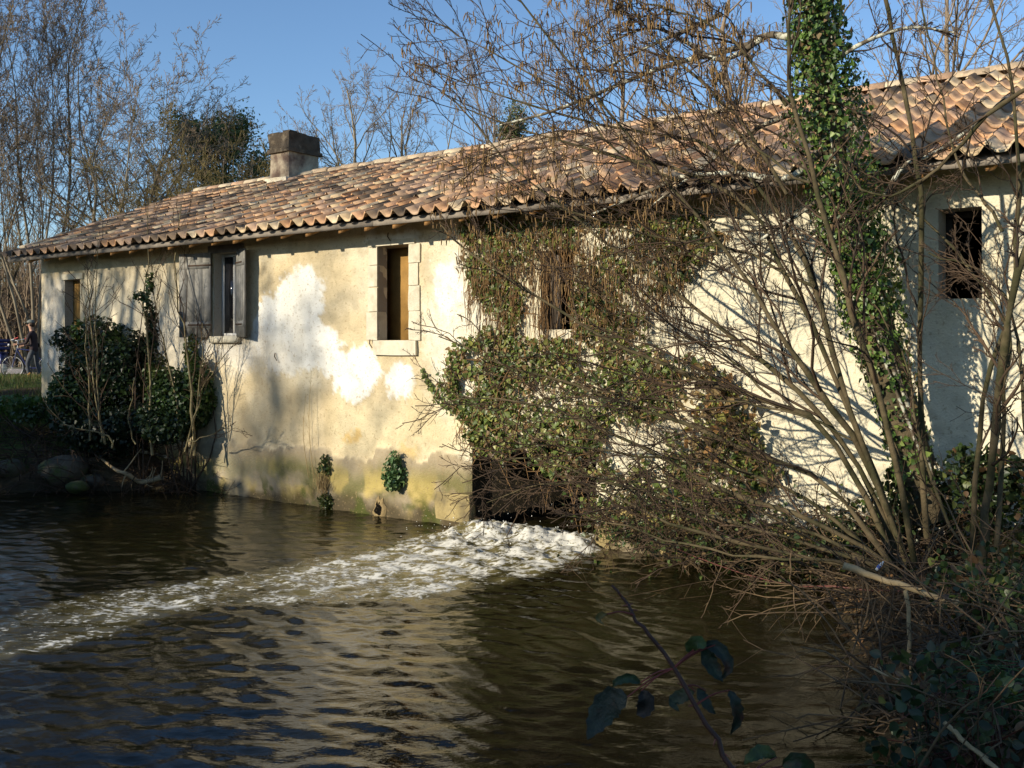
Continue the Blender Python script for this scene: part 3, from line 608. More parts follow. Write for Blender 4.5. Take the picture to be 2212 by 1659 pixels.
# bare stones showing at the foot of the wall
k = 0
for (x0, x1, y0, y1, m_, a_) in ((944, 1022, 1062, 1126, 'yst', .05), (1290, 1345, 1126, 1186, 'yst', .05), (1340, 1405, 1136, 1196, 'gst', .05), (1402, 1475, 1146, 1206, 'yst', .05)):
    if m_ not in M: M[m_] = material('foot_stone_' + m_, {'yst': (.40, .31, .14), 'gst': (.27, .22, .15), 'mst': (.13, .13, .05)}[m_], rough=.95, var=.35, vscale=8, bump=.012, bscale=25, color2=(.15, .12, .065), thr=(.42, .62), c2scale=4)
    sa, za = FS(x0, y0); sb, zb = FS(x1, y1); zz = FS((x0 + x1) / 2, y1)[1]; zt_ = FS((x0 + x1) / 2, y0)[1]
    rough_box(sb, sa, -a_ - .012, .06, zz, zt_, .03, .012, 300 + k, 22, .10).build('foot_stone', M[m_], house, True); k += 1
# drain hole at the water line: ragged rim round a flat face painted black as its shaded inside
r_ = np.random.default_rng(8); s0_, z0_ = FS(826, 1093); mb = MB(); ang = np.linspace(0, 2 * math.pi, 15)[:-1]; rad = np.array([1 + .25 * r_.normal() for _ in ang])
ring = lambda k_, d_: FW(s0_ + .075 * rad * k_ * np.cos(ang), np.full(14, d_), z0_ + .12 * rad * k_ * np.sin(ang))
V = np.concatenate([ring(1.35, -.05), ring(1.0, -.090), ring(.8, -.086)]); i = np.arange(14); j = (i + 1) % 14
mb.add(V, [np.concatenate([np.stack([i, j, j + 14, i + 14], 1), np.stack([i + 14, j + 14, j + 28, i + 28], 1)])], (.30, .22, .11)); mb.add(ring(.82, -.085), [np.arange(14)[None]], (.004, .003, .002))
mb.build('drain_hole', M['wall'], house, label='ragged drain hole at the water line, its shaded inside painted black')
# iron wall ties
for (px, py) in ((1115 * .72 + 0, 742), (842, 512), (598, 770)):
    s_, z_ = FS(px, py); MB().tube(FW([s_, s_ - .01, s_ - .05], [-.03, -.05, -.04], [z_ + .05, z_, z_ - .06]), [.008, .008, .006], 5).build('iron_tie', M['metal'], house)

# ------------------------------------------------------------------ trees behind and beside the house
def bare_tree(name, label, base, h, spread, seed, stems=1, group=None, mats=('palebark', 'greytwig'), lean=(0, 0), upb=.10, dens=1.0, r0=None, t0=.25, fine=True, ang=(.4, .95)):
    r = np.random.default_rng(seed); base = np.array(base, float); root = thing(name, label, 'tree', base, group); pr, prr = [], []
    for i in range(stems):
        a = r.uniform(0, 6.28); off = np.array([math.cos(a), math.sin(a), 0]) * (.25 * (stems > 1)); hh = h * r.uniform(.75, 1.0) if i else h
        out = np.array([math.cos(a), math.sin(a), 0]) * spread * (.35 if stems > 1 else .08) * r.uniform(.4, 1.2) + np.array([lean[0], lean[1], 0])
        pts = [base + off * .6 - ZV * .2] + [base + off + out * f ** 1.3 + ZV * hh * f + r.normal(size=3) * (.018 * h, .018 * h, 0) for f in (.2, .4, .6, .8, 1.0)]
        pr.append(spline(pts, 11)); rr0 = (r0 or h * .016) * (1 if i == 0 else r.uniform(.5, .9)); prr.append(rr0 * np.linspace(1, .16, 11) * np.concatenate([[1.35, 1.1], np.ones(9)]))
    P, Rr = np.stack(pr), np.stack(prr); m1 = max(4, int((15 if stems < 3 else 8) * dens))
    L1 = grow(P, Rr, m1, t0, .98, ang, spread * .78 / h, 8, upb, .13, .55, .22, seed=seed + 1, relen=False) if False else grow(P, Rr, m1, t0, .98, ang, .62 * spread / h * 1.6, 8, upb, .13, .55, .22, seed=seed + 1)
    L2 = grow(*L1, max(3, int(7 * dens)), .2, .98, (.35, .9), .50, 5, upb * .7, .16, .6, .3, seed=seed + 2)
    L3 = grow(*L2, 5, .15, .98, (.35, .95), .48, 4, upb * .6, .2, .65, .4, seed=seed + 3)
    L2 = (L2[0], np.maximum(L2[1], .006)); L3 = (L3[0], np.maximum(L3[1], .0055))
    fin = [(*L3, 3)]
    if fine:
        L4 = grow(*L3, 5, .15, .98, (.35, .95), .6, 3, upb * .5, .22, .75, .6, seed=seed + 4); fin.append((L4[0], np.maximum(L4[1], .0060), 3))
    ob('trunk', mesh_np('trunk', *join((P, Rr, 8)), M[mats[0]], None, True), root); ob('limbs', mesh_np('limbs', *join((*L1, 5), (*L2, 4)), M[mats[0]], None, True), root)
    ob('crown', mesh_np('crown', *join(*fin), M[mats[1]]), root); return root
def gz(x, y): return float(land_height(np.array([x]), np.array([y]))[0][0])
def at(px, Y): x = (px - CPX) / FPX * Y; return (x, Y, gz(x, Y))
g1 = 'bare trees left of the house'
bare_tree('pale_tree', 'tallest pale many-stemmed bare tree at the left edge, ivy at its foot', at(75, 32), 12.6, 6.5, 501, 7, g1, lean=(-.3, 0), upb=.16, dens=1.5, r0=.07, ang=(.25, .7))
bare_tree('pale_tree', 'bare many-stemmed tree cut by the left picture edge', at(-95, 30), 13.5, 6.5, 502, 4, g1, upb=.16, dens=1.5, r0=.06, ang=(.25, .7))
bare_tree('pale_tree', 'bare tree with arching pale limbs just right of the tallest left tree', at(205, 30), 9.4, 6.0, 503, 3, g1, lean=(.5, 0), upb=.08, dens=1.5, r0=.09)
bare_tree('oak_tree', 'spreading bare oak leaning right toward the pine, behind the roof end', at(290, 34), 7.6, 6.5, 504, 1, g1, ('greytwig', 'greytwig'), (.6, 0), .05, 1.4, .15)
bare_tree('oak_tree', 'lower olive twiggy bare tree in front of the pine', at(425, 30), 4.9, 5.5, 505, 2, g1, ('olivetwig', 'olivetwig'), (.4, 0), .03, 1.5, .10)
bare_tree('oak_tree', 'short olive bare tree between the pine and the chimney', at(545, 33), 5.2, 4.5, 506, 1, g1, ('olivetwig', 'olivetwig'), (.3, 0), .05, 1.4, .10)
g2 = 'bare trees behind the roof ridge'
bare_tree('bare_tree', 'slender bare tree just right of the chimney', at(740, 40), 11.3, 5.5, 511, 1, g2, ('palebark', 'greytwig'), (0, 0), .12, 1.0, .15)
bare_tree('bare_tree', 'bare tree with a bent ivy-clad limb right of the slender tree', at(885, 38), 9.8, 6.5, 512, 1, g2, ('palebark', 'greytwig'), (-.6, 0), .08, 1.0, .17)
bare_tree('bare_tree', 'low bare tree half hidden behind the chimney', at(655, 46), 10.0, 5.5, 513, 1, g2, ('greytwig', 'greytwig'), (0, 0), .1, .9, .14)
for i, (px, Y, h, lab) in enumerate(((1080, 44, 11.5, 'bare tree behind the ridge left of the dark pine'), (1330, 36, 13.0, 'bare tree behind the ridge over the middle of the roof'), (1560, 32, 14.0, 'tall bare tree behind the ridge left of the ivy-clad trunk'),
                                    (1760, 34, 15.5, 'tall bare tree behind the ridge straight behind the ivy-clad trunk'), (2020, 30, 13.0, 'bare tree behind the ridge toward the right edge'))):
    bare_tree('bare_tree', lab, at(px, Y), h, 8.0, 520 + i, 1, g2, ('greytwig', 'greytwig'), (0, 0), .08, 1.15, .19)
g3 = 'thin trunks beyond the path'
for i, (px, Y, h) in enumerate(((8, 44, 8), (40, 50, 9), (62, 40, 6.5), (22, 60, 9))):
    bare_tree('thin_tree', ['thin mossy tree beyond the path at the far left edge', 'thin tree behind the path, second from the left edge', 'thin mossy tree beside the house corner beyond the path', 'furthest thin trunk beyond the path'][i], at(px, Y), h, 4, 540 + i, 2, g3, ('ivybark', 'olivetwig'), (0, 0), .1, .8, .11, fine=False)
# evergreen pines
def pine(label, base, h, wd, seed, cz0):
    r = np.random.default_rng(seed); base = np.array(base); root = thing('pine_tree', label, 'tree', base, 'pines behind the house')
    P = spline([base - ZV * .2, base + ZV * h * .5 + r.normal(size=3) * .1, base + ZV * h * .95], 8)[None]; Rr = np.linspace(.22, .05, 8)[None]
    L1 = grow(P, Rr, 22, cz0, .99, (.9, 1.4), .9 * wd / h, 6, .12, .1, .4, .3, seed=seed); L2 = grow(*L1, 6, .3, .99, (.4, .9), .45, 4, .15, .12, .6, .5, seed=seed + 1)
    ob('trunk', mesh_np('trunk', *join((P, Rr, 8), (*L1, 4), (*L2, 3)), M['ivybark'], None, True), root)
    tips = np.concatenate([L2[0][:, 1:].reshape(-1, 3), L1[0][:, 3:].reshape(-1, 3)]); n = 44
    C = np.repeat(tips, n, 0) + r.normal(size=(len(tips) * n, 3)) * .24; D = unit(C - np.repeat(tips, n, 0) + ZV * .12)
    V, F = leaves(C, D, r.uniform(.10, .19, len(C)), seed, LEAFS, LEAFSF, -.2, .8)
    ob('crown', mesh_np('crown', V, F, M['leaf'], leafcols(len(C), 4, [(.13, .165, .05), (.17, .20, .065), (.08, .11, .035)], [3, 2, 2], seed)), root)
pine('round dark green pine crown left of the chimney', at(488, 36), 8.8, 4.0, 550, .42); pine('dark pine showing through the hazel twigs above the ridge', at(1125, 46), 10.8, 4.2, 556, .5)
# undergrowth closing the view beyond the path
r = np.random.default_rng(9); n = 5200; xs_ = r.uniform(-46, 4, n); ys_ = r.uniform(43, 58, n); b_ = np.stack([xs_, ys_, land_height(xs_, ys_)[0]], 1)
P = np.stack([b_, b_ + np.stack([r.normal(0, .25, n), r.normal(0, .25, n), r.uniform(1.2, 6.0, n)], 1)], 1); P = np.stack([P[:, 0], P.mean(1) + r.normal(size=(n, 3)) * .1, P[:, 1]], 1); Rr = np.tile([.045, .03, .014], (n, 1))
L2 = grow(P, Rr, 5, .1, .98, (.3, 1.0), .5, 4, .05, .2, .7, .5, seed=4); L3 = grow(*L2, 2, .2, .98, (.3, 1), .5, 3, .0, .2, .8, .6, seed=5)
ob('undergrowth', mesh_np('undergrowth', *join((P, Rr, 4), (*L2, 3), (L3[0], np.maximum(L3[1], .008), 3)), M['greytwig']), kind='stuff', label='brown twiggy undergrowth of the wood beyond the path', cat='undergrowth')

# shrubs and trees on the left bank, out of the picture: they throw the shade on the left and over the foreground
def leafy_bush(name, label, cat, blobs, n, size, pal, wts, seed, group=None, stems=12, spread=.9, hang=.2, base=None, mat='leaf', sticks='twig', sr=.016, T=LEAF6, TF=LEAF6F):
    r = np.random.default_rng(seed); blobs = np.array(blobs, float); vol = blobs[:, 3] * blobs[:, 4] * blobs[:, 5]; k = r.choice(len(blobs), n, p=vol / vol.sum()); B = blobs[k]
    d = unit(r.normal(size=(n, 3))); rad = r.uniform(0, 1, (n, 1)) ** .38; C = B[:, :3] + d * rad * B[:, 3:]
    C = C + .35 * B[:, 3:].mean(1, keepdims=True) * np.stack([wob(C, 3.5, seed), wob(C, 3.5, seed + 1), wob(C, 3.5, seed + 2)], 1)
    g = land_height(C[:, 0], C[:, 1])[0]; C = C[C[:, 2] > g]; d = d[:len(C)]
    base = np.array(base if base is not None else [blobs[:, 0].mean(), blobs[:, 1].mean(), gz(blobs[0, 0], blobs[0, 1])]); root = thing(name, label, cat, base, group)
    V, F = leaves(C, d + .4 * ZV, r.uniform(.6, 1.25, len(C)) * size, seed, T=T, TF=TF, hang=hang, spread=spread); ob('foliage', mesh_np('foliage', V, F, M[mat], leafcols(len(C), len(T), pal, wts, seed)), root, kind='stuff')
    P = []; q0 = float(np.linalg.norm(C.max(0) - C.min(0))) / 2.0
    for i in range(stems): t_ = C[r.integers(len(C))]; P.append(spline([base + r.normal(size=3) * (.12, .12, 0) * min(1, q0), (base + t_) / 2 + r.normal(size=3) * .15 * min(1, q0), t_], 6))
    ob('stems', mesh_np('stems', *join((np.array(P), np.tile(np.linspace(sr, sr * .35, 6), (stems, 1)), 4)), M[sticks], None, True), root); return root
DARK = [(.020, .040, .012), (.032, .060, .016), (.014, .026, .010), (.05, .085, .02)]
sh = 'shrubs and trees on the left bank outside the picture'
for i, (x, y, h, lab) in enumerate(((-15.3, 8.0, 4.6, 'evergreen shrub outside the picture, level with the wall foot'), (-14.9, 10.8, 4.4, 'evergreen shrub outside the picture, nearest the left bank rocks'), (-15.9, 5.0, 3.6, 'low evergreen shrub outside the picture, between two taller ones'),
                                  (-16.0, 1.0, 4.7, 'evergreen shrub outside the picture, left of the foam end'), (-16.6, -3.2, 6.2, 'tall evergreen shrub outside the picture, left behind the camera'), (-17.6, -9.3, 11.6, 'tallest evergreen outside the picture, added far behind the camera to shade the right foreground'))):
    z0 = gz(x, y); leafy_bush('evergreen_shrub', lab, 'shrub', [(x, y, z0 + h * .40, 1.4 * max(1, h / 5), 1.7 * max(1, h / 5), h * .42), (x + .4, y + .8, z0 + h * .5, 1.0, 1.0, h * .45), (x - .3, y - .8, z0 + h * .45, 1.1, 1.0, h * .45)], 5200 if h < 8 else 11000, .15 if h < 8 else .30, DARK, [3, 3, 3, 1], 600 + i, sh)  # unseen evergreens, sized and placed to shade bank, pool and right foreground
sh2 = 'bare trees on the left bank outside the picture'
T_ = []
for i, (x, y, h, k, lab) in enumerate(((-19.5, 8.8, 8.6, 3, 'bare tree outside the picture, shading the left end of the wall'), (-18.0, 11.2, 8.2, 3, 'bare tree outside the picture, nearest the left bank'), (-23, 9.6, 10.5, 2, 'tallest bare tree outside the picture on the left'), (-32.5, -4.5, 14.0, 2, 'furthest bare tree outside the picture, left behind the camera'))):
    bare_tree('bank_tree', lab, (x, y, gz(x, y)), h, 6.0, 620 + i, k, sh2, ('bark', 'twig'), (0, 0), .08, 1.15, .17, .2, fine=(i != 2))

# ------------------------------------------------------------------ left bank in the picture
GRN = [(.035, .065, .016), (.055, .095, .022), (.022, .040, .012), (.10, .13, .03)]
def blob(px, py, Y, rx, ry, rz): return (*W(px, py, Y), rx, ry, rz)
leafy_bush('ivy_bush', 'large dark ivy bush under the boarded opening at the left end of the wall', 'bush', [blob(225, 810, 15.9, .70, .5, .75), blob(170, 870, 15.7, .6, .5, .5), blob(285, 780, 15.8, .38, .4, .6), blob(150, 735, 16.4, .32, .25, .28), blob(250, 930, 15.3, .7, .5, .35), blob(215, 715, 16.2, .42, .25, .3), blob(130, 860, 15.9, .3, .4, .4)], 16000, .062, DARK, [3, 3, 3, 1], 701)
leafy_bush('ivy_bush', 'smaller ivy bush below the shuttered window', 'bush', [blob(390, 870, 14.9, .40, .3, .5), blob(438, 830, 14.9, .22, .2, .45), blob(360, 910, 14.7, .4, .35, .35), blob(420, 760, 15.1, .12, .12, .3), blob(350, 820, 15.1, .2, .2, .3)], 8000, .055, GRN, [3, 2, 3, 1], 702)
leafy_bush('ivy_bush', 'thin ivy climbing a sapling in front of the wall', 'bush', [blob(316, 690, 14.9, .08, .08, .35), blob(300, 640, 15, .16, .06, .10), blob(320, 745, 14.9, .10, .1, .3), blob(322, 610, 15.0, .06, .06, .2)], 800, .055, DARK, [3, 3, 3, 1], 703, stems=3)
def sapling(label, pts, r0, seed, group, m=9, name='sapling', mats='twig', ln=.32, cat='sapling', m3=3, up=.1, ang=(.35, .8)):
    P = spline([W(*p) for p in pts], 12); P = P + np.random.default_rng(seed).normal(size=P.shape) * .012; root = thing(name, label, cat, P[0], group); P = P[None]; Rr = (.78 * r0 * np.linspace(1, .25, 12))[None]
    L1 = grow(P, Rr, m, .25, .98, ang, ln, 6, up, .12, .5, .4, seed=seed); L2 = grow(*L1, m3, .2, .98, (.4, .9), .5, 4, up * .5, .15, .7, .6, seed=seed + 1)
    ob('stem', mesh_np('stem', *join((P, Rr, 6)), M['sapling'], None, True), root); ob('twigs', mesh_np('twigs', *join((L1[0], np.maximum(L1[1], .004), 4), (L2[0], np.maximum(L2[1], .003), 3)), M[mats]), root); return root
M['sapling'] = material('sapling_bark', (.20, .165, .085), rough=.85, var=.3, vscale=8, color2=(.09, .07, .035), thr=(.45, .65), c2scale=5, spec=.2)
sg = 'bare saplings on the left bank'
for i, (lab, pts, r0) in enumerate((
    ('pale straight sapling, leftmost on the left bank', [(196, 950, 14.6), (195, 905, 14.7), (192, 832, 14.8), (186, 720, 15), (185, 672, 15), (207, 572, 15.1)], .022),
    ('pale sapling second from the left on the left bank', [(222, 955, 14.6), (217, 920, 14.6), (207, 845, 14.7), (197, 720, 14.8), (194, 660, 14.9), (186, 560, 15)], .022),
    ('pale sapling third from the left, crossing the boarded opening corner', [(226, 960, 14.6), (222, 937, 14.6), (211, 860, 14.7), (207, 720, 14.8), (207, 657, 15), (213, 507, 15.1)], .024),
    ('tallest sapling, wound with thin ivy in front of the eaves', [(328, 985, 14.5), (325, 910, 14.6), (325, 845, 14.7), (319, 720, 14.8), (310, 645, 15), (319, 560, 15.1), (319, 450, 15.2)], .028),
    ('sapling rising past the left edge of the left shutter', [(418, 985, 14.4), (416, 895, 14.5), (410, 815, 14.6), (398, 720, 14.7), (382, 657, 14.8), (380, 557, 15), (391, 442, 15.2)], .030),
    ('sapling leaning left right of the ivy-wound one', [(388, 930, 14.5), (380, 870, 14.6), (362, 775, 14.7), (350, 720, 14.8), (337, 660, 15), (328, 570, 15.1)], .022),
    ('sapling leaning right below the shutter', [(398, 975, 14.4), (425, 882, 14.4), (440, 840, 14.4), (475, 782, 14.4), (519, 730, 14.4)], .018),
    ('thin upright sapling under the left shutter', [(413, 985, 14.4), (427, 860, 14.5), (437, 770, 14.6), (436, 700, 14.7)], .016),
    ('low branch reaching left over the dark bank', [(245, 965, 14.4), (237, 945, 14.4), (200, 932, 14.4), (135, 912, 14.5), (92, 860, 14.7)], .020),
    ('low branch arching right along the mouldy wall foot', [(405, 955, 14.3), (450, 940, 14), (490, 925, 13.8), (537, 932, 13.6)], .012),
    ('bent low shoot in the middle of the left bank', [(290, 960, 14.5), (282, 927, 14.5), (275, 895, 14.5), (287, 860, 14.5), (287, 820, 14.6)], .016))):
    sapling(lab, pts, r0, 710 + 2 * i, sg, 14 if i < 8 else 9)
# rocks and driftwood at the water edge
def rock(label, c, r3, seed, mat='rock'):
    n1_, n2_ = 9, 14; th = np.linspace(0, math.pi, n1_)[:, None]; ph = np.linspace(0, 2 * math.pi, n2_, endpoint=False)[None]
    D = np.stack([np.sin(th) * np.cos(ph), np.sin(th) * np.sin(ph), np.cos(th) + 0 * ph], -1); P = D * np.array(r3); P = P * (1 + .22 * wob(D.reshape(-1, 3), 2.6, seed).reshape(D.shape[:2]) + .07 * wob(D.reshape(-1, 3), 8, seed + 1).reshape(D.shape[:2]))[..., None] + np.array(c)
    i = np.arange(n1_ - 1)[:, None] * n2_; j = np.arange(n2_)[None]; F = np.stack(np.broadcast_arrays(i + j, i + n2_ + j, i + n2_ + (j + 1) % n2_, i + (j + 1) % n2_), -1).reshape(-1, 4)
    ob('rock', mesh_np('rock', P.reshape(-1, 3), F, M[mat], None, True), label=label, cat='rock', group='rocks at the left water edge')
M['mossrock'] = material('mossy_rock', (.06, .085, .015), rough=.95, var=.4, vscale=9, bump=.02, bscale=30)
for i, (px, py, a_, lab) in enumerate(((90, 1000, .24, 'rounded brown rock at the left of the dark bank'), (140, 1016, .32, 'largest brown rock on the dark left bank'), (180, 988, .16, 'bright green mossy stone on the dark left bank'), (50, 1030, .20, 'low rock by the water at the left edge'),
                                     (200, 1040, .18, 'wet rock right of the largest rock'), (262, 1006, .14, 'pale rock under the driftwood'), (20, 1015, .22, 'half buried rock at the left picture edge'), (170, 1052, .13, 'small flat wet rock at the water line'))):
    g_ = G(px, py, .30 if py < 1030 else .12); rock(lab, g_, (a_ * 1.2, a_, a_ * .72), 760 + 3 * i, 'mossrock' if i == 2 else 'rock')
mb = MB(); P = spline([G(212, 985, .48), G(250, 1015, .35), G(275, 1024, .30), G(307, 1042, .16), G(350, 1030, .25)], 14); mb.tube(P, np.linspace(.016, .045, 14) * (1 + .15 * np.sin(np.arange(14) * 2.1)), 7)
L1 = grow(P[None], np.full((1, 14), .022), 9, .4, 1, (.4, 1.2), .28, 5, .1, .2, .6, .4, seed=3)
dw = mb.build('driftwood', M['deadstick'], None, True, label='twisted pale driftwood branch at the left water edge', cat='driftwood'); ob('snag', mesh_np('snag', *join((*L1, 4)), M['deadstick']), dw)
mb = MB(); mb.tube(spline([G(275, 970, .58), G(330, 980, .5), G(382, 993, .42)], 8), np.linspace(.03, .022, 8), 7); mb.build('fallen_branch', M['lichen'], None, True, label='straight lichened branch lying above the driftwood', cat='branch')
# grass on the left slope
def grass(name, label, pts, n, h, cols, seed, wts=None, kind='stuff', lean=.4, w=.006):
    r = np.random.default_rng(seed); pts = np.array(pts); lo, hi = pts.min(0), pts.max(0); x = r.uniform(lo[0], hi[0], n * 3); y = r.uniform(lo[1], hi[1], n * 3); k = inpoly(x, y, pts); x, y = x[k][:n], y[k][:n]; n = len(x)
    z = land_height(x, y)[0]; b0 = np.stack([x, y, z], 1); hh = h * r.uniform(.4, 1.2, (n, 1)); d = r.normal(size=(n, 3)) * lean; d[:, 2] = 0; s_ = unit(np.cross(r.normal(size=(n, 3)), ZV)) * w
    V = np.stack([b0 - s_, b0 + s_, b0 + ZV * hh * .6 + d * hh * .4 + s_ * .7, b0 + ZV * hh * .6 + d * hh * .4 - s_ * .7, b0 + ZV * hh * .85 + d * hh], 1)
    i = np.arange(n) * 5; F4 = np.stack([i, i + 1, i + 2, i + 3], 1); F3 = np.stack([i + 3, i + 2, i + 4], 1)
    return ob(name, mesh_np(name, V, [F4, F3], M['grass'], leafcols(n, 5, cols, wts or [1] * len(cols), seed)), kind=kind, label=label, cat='grass')
grass('grass', 'short green grass on the slope left of the dark bush', [(-12, 15.5), (-6.5, 15.2), (-7, 18), (-9.5, 26), (-18, 27), (-16, 16)], 15000, .16, [(.06, .10, .02), (.10, .13, .03), (.16, .13, .05)], 31)
leafy_bush('ground_ivy', 'low green plants on the slope at the left edge', 'plants', [blob(40, 880, 16.3, .7, .5, .18), blob(90, 905, 15.8, .4, .4, .15)], 1500, .07, [(.06, .12, .02), (.09, .16, .03), (.04, .07, .015)], [1, 1, 1], 733, stems=4)
# dark scrub of dead twigs hanging over the bank
r = np.random.default_rng(41); n = 420; px_ = r.uniform(-20, 470, n); Yb = r.uniform(14.5, 16.4, n); xb = (px_ - CPX) / FPX * Yb; zb = land_height(xb, Yb)[0]; b0 = np.stack([xb, Yb, zb], 1); d = r.normal(size=(n, 3)) * (.5, .4, .25) + (0, -.3, .35); P = np.stack([b0 + d * f + np.array([0, 0, -.25]) * f * f for f in (0, .35, .7, 1.0)], 1)
Rr = np.tile(np.linspace(.009, .003, 4), (n, 1)); L2 = grow(P, Rr, 4, .2, .98, (.3, 1), .5, 4, -.02, .2, .7, .5, seed=42)
ob('dead_scrub', mesh_np('dead_scrub', *join((P, Rr, 4), (L2[0], np.maximum(L2[1], .003), 3)), M['twig']), kind='stuff', label='dead brown scrub covering the dark left bank', cat='scrub')

# ------------------------------------------------------------------ plants growing out of the wall foot
s_, z_ = FS(868, 1030); c_ = FW(s_, -.16, z_ + .10)
leafy_bush('wall_shrub', 'small round green shrub growing from the wall foot above the water', 'shrub', [(*c_, .15, .12, .19), (*(c_ + ZV * .17), .09, .08, .12), (*(c_ - ZV * .13), .13, .1, .1)], 620, .05, [(.07, .14, .045), (.10, .18, .065), (.14, .22, .08)], [2, 3, 2], 801, stems=8, base=FW(s_, -.02, z_ - .12), spread=.7, hang=.6, sr=.006)
s_, z_ = FS(705, 1055); r = np.random.default_rng(5); n = 90; b0 = FW(s_ + r.normal(0, .07, n), -.05 - r.uniform(0, .04, n), z_ + r.normal(0, .05, n)); d = np.stack([r.normal(0, .06, n), r.normal(0, .05, n) - .05, r.uniform(.15, .42, n)], 1); dr_ = np.array([0, 0, -.25])
P = np.stack([b0 + d * f + dr_ * f * f * r.uniform(0, 1.4, (n, 1)) for f in (0, .4, .75, 1)], 1)
ob('dry_grass_tuft', mesh_np('dry_grass_tuft', *join((P, np.tile(np.linspace(.004, .0015, 4), (n, 1)), 3)), M['straw']), label='dry brown grass tuft hanging from the wall foot left of the green shrub', cat='grass tuft')
for k, (px, y0, y1, lab) in enumerate(((688, 1040, 800, 'tall thin dry stalk against the wall foot'), (676, 1030, 850, 'shorter thin dry stalk left of the tall one'))):
    a, b2 = FS(px, y0), FS(px - 6, y1); P = spline([FW(a[0], -.08, a[1]), FW((a[0] + b2[0]) / 2 + .03, -.12, (a[1] + b2[1]) / 2), FW(b2[0], -.08, b2[1])], 8); mb = MB(); mb.tube(P, np.linspace(.005, .002, 8), 4); L1 = grow(P[None], np.full((1, 8), .003), 8, .3, 1, (.3, .8), .12, 3, .1, .1, .7, .6, seed=k); mb.add(*join((*L1, 3))); mb.build('dry_stalk', M['straw'], None, label=lab, cat='stalk', group='dry stalks at the wall foot')
leafy_bush('wall_weed', 'small leafy weed beside the dry grass tuft', 'weed', [(*FW(FS(712, 1000)[0], -.08, FS(712, 1000)[1]), .10, .08, .16)], 120, .05, GRN, [1, 1, 1, 1], 805, stems=5, sr=.004)
leafy_bush('moss_tuft', 'dark green moss tuft at the water line under the dry grass', 'moss', [(*FW(FS(715, 1080)[0], -.09, FS(715, 1080)[1]), .13, .06, .12)], 500, .03, [(.05, .075, .012), (.08, .10, .02)], [1, 1], 806, stems=3, sr=.004)

# ------------------------------------------------------------------ ivy over the middle of the wall
ip = [(1000, 470, 1.0), (1040, 445, 1.0)]
IVY = [([(1010, 450), (1250, 430), (1500, 440), (1560, 500), (1500, 600), (1380, 640), (1300, 560), (1240, 540), (1160, 560), (1120, 720), (1030, 640), (1000, 560)], 3300, .07),
       ([(1240, 545), (1300, 540), (1420, 600), (1400, 740), (1330, 760), (1245, 720)], 1100, .08),
       ([(990, 720), (1060, 700), (1180, 725), (1330, 740), (1450, 760), (1580, 800), (1640, 890), (1650, 960), (1560, 1000), (1400, 1010), (1200, 960), (1090, 935), (1030, 930), (985, 850), (970, 800)], 5600, .10),
       ([(975, 740), (1060, 720), (1100, 800), (1080, 900), (1040, 960), (1010, 920), (985, 860), (960, 850)], 1500, .13),
       ([(1020, 930), (1100, 930), (1300, 950), (1560, 980), (1640, 960), (1700, 1020), (1600, 1120), (1430, 1150), (1300, 1130), (1260, 1050), (1130, 990), (1040, 990)], 3000, .16)]
ivy = thing('wall_ivy', 'tangled ivy with green and brown leaves climbing the wall round the dark window', 'ivy', FW(-.6, -.1, .3))
r = np.random.default_rng(90); Cs, Ws = [], []
ox = opening(1195, 1243, 548, 708)
for pts, n, th in IVY:
    q_ = FSP(pts); lo, hi = q_.min(0), q_.max(0); s_ = r.uniform(lo[0], hi[0], n * 4); z_ = r.uniform(lo[1], hi[1], n * 4); k = inpoly(s_ + .2 * (fbm(s_ * 3, z_ * 3, 91) - .5), z_ + .25 * (fbm(s_ * 3 + 4, z_ * 3, 92) - .5), q_)
    k &= ~((s_ > ox[0] + .03) & (s_ < ox[1]) & (z_ > ox[2] + .02) & (z_ < ox[3] - .05)); k &= fbm(s_ * 2.4, z_ * 2.4, 93, 3) > r.uniform(.28, .56, len(s_))
    s_, z_ = s_[k][:n], z_[k][:n]; Cs.append(FW(s_, -.03 - th * r.uniform(0, 1, len(s_)) ** .8 * (.4 + 1.2 * fbm(s_ * 2, z_ * 2, 94)), z_))
C = np.concatenate(Cs); V, F = leaves(C, -N * .9 + ZV * .35 - U * .0, (.022 + .058 * r.uniform(size=len(C)) ** 1.8), 95, hang=.7, spread=.55)
IPAL = [(.11, .15, .03), (.17, .21, .05), (.06, .095, .02), (.30, .30, .08), (.20, .13, .06), (.27, .17, .07)]
ob('foliage', mesh_np('foliage', V, F, M['leaf'], leafcols(len(C), 6, IPAL, [4, 3, 3, 1.6, 2.6, 1.2], 96)), ivy, kind='stuff')
n = 1150; bz = FSP([(1000, 480), (1500, 470), (1480, 640), (1260, 720), (1030, 720)]); s_ = r.uniform(bz[:, 0].min(), bz[:, 0].max(), n); z_ = r.uniform(bz[:, 1].min(), bz[:, 1].max() + .1, n); k = (inpoly(s_, z_, bz)) & ~((s_ > ox[0]) & (s_ < ox[1]) & (z_ < ox[3] - .15) & (r.uniform(size=n) < .8)); s_, z_ = s_[k], z_[k]; n = len(s_)
b0 = FW(s_, -.03 - r.uniform(0, .12, n), z_); L = r.uniform(.12, .5, (n, 1)); P = np.stack([b0, b0 - ZV * L * .5 + r.normal(size=(n, 3)) * .02 - N * .02, b0 - ZV * L + r.normal(size=(n, 3)) * .03], 1)
ob('hanging_stems', mesh_np('hanging_stems', *join((P, np.tile([.004, .0035, .002], (n, 1)), 3)), M['deadvine'] if 'deadvine' in M else M.setdefault('deadvine', material('dead_vine', (.20, .115, .05), rough=.9, var=.4, vscale=5))), ivy, kind='stuff', label='brown dead stems hanging over the wall')
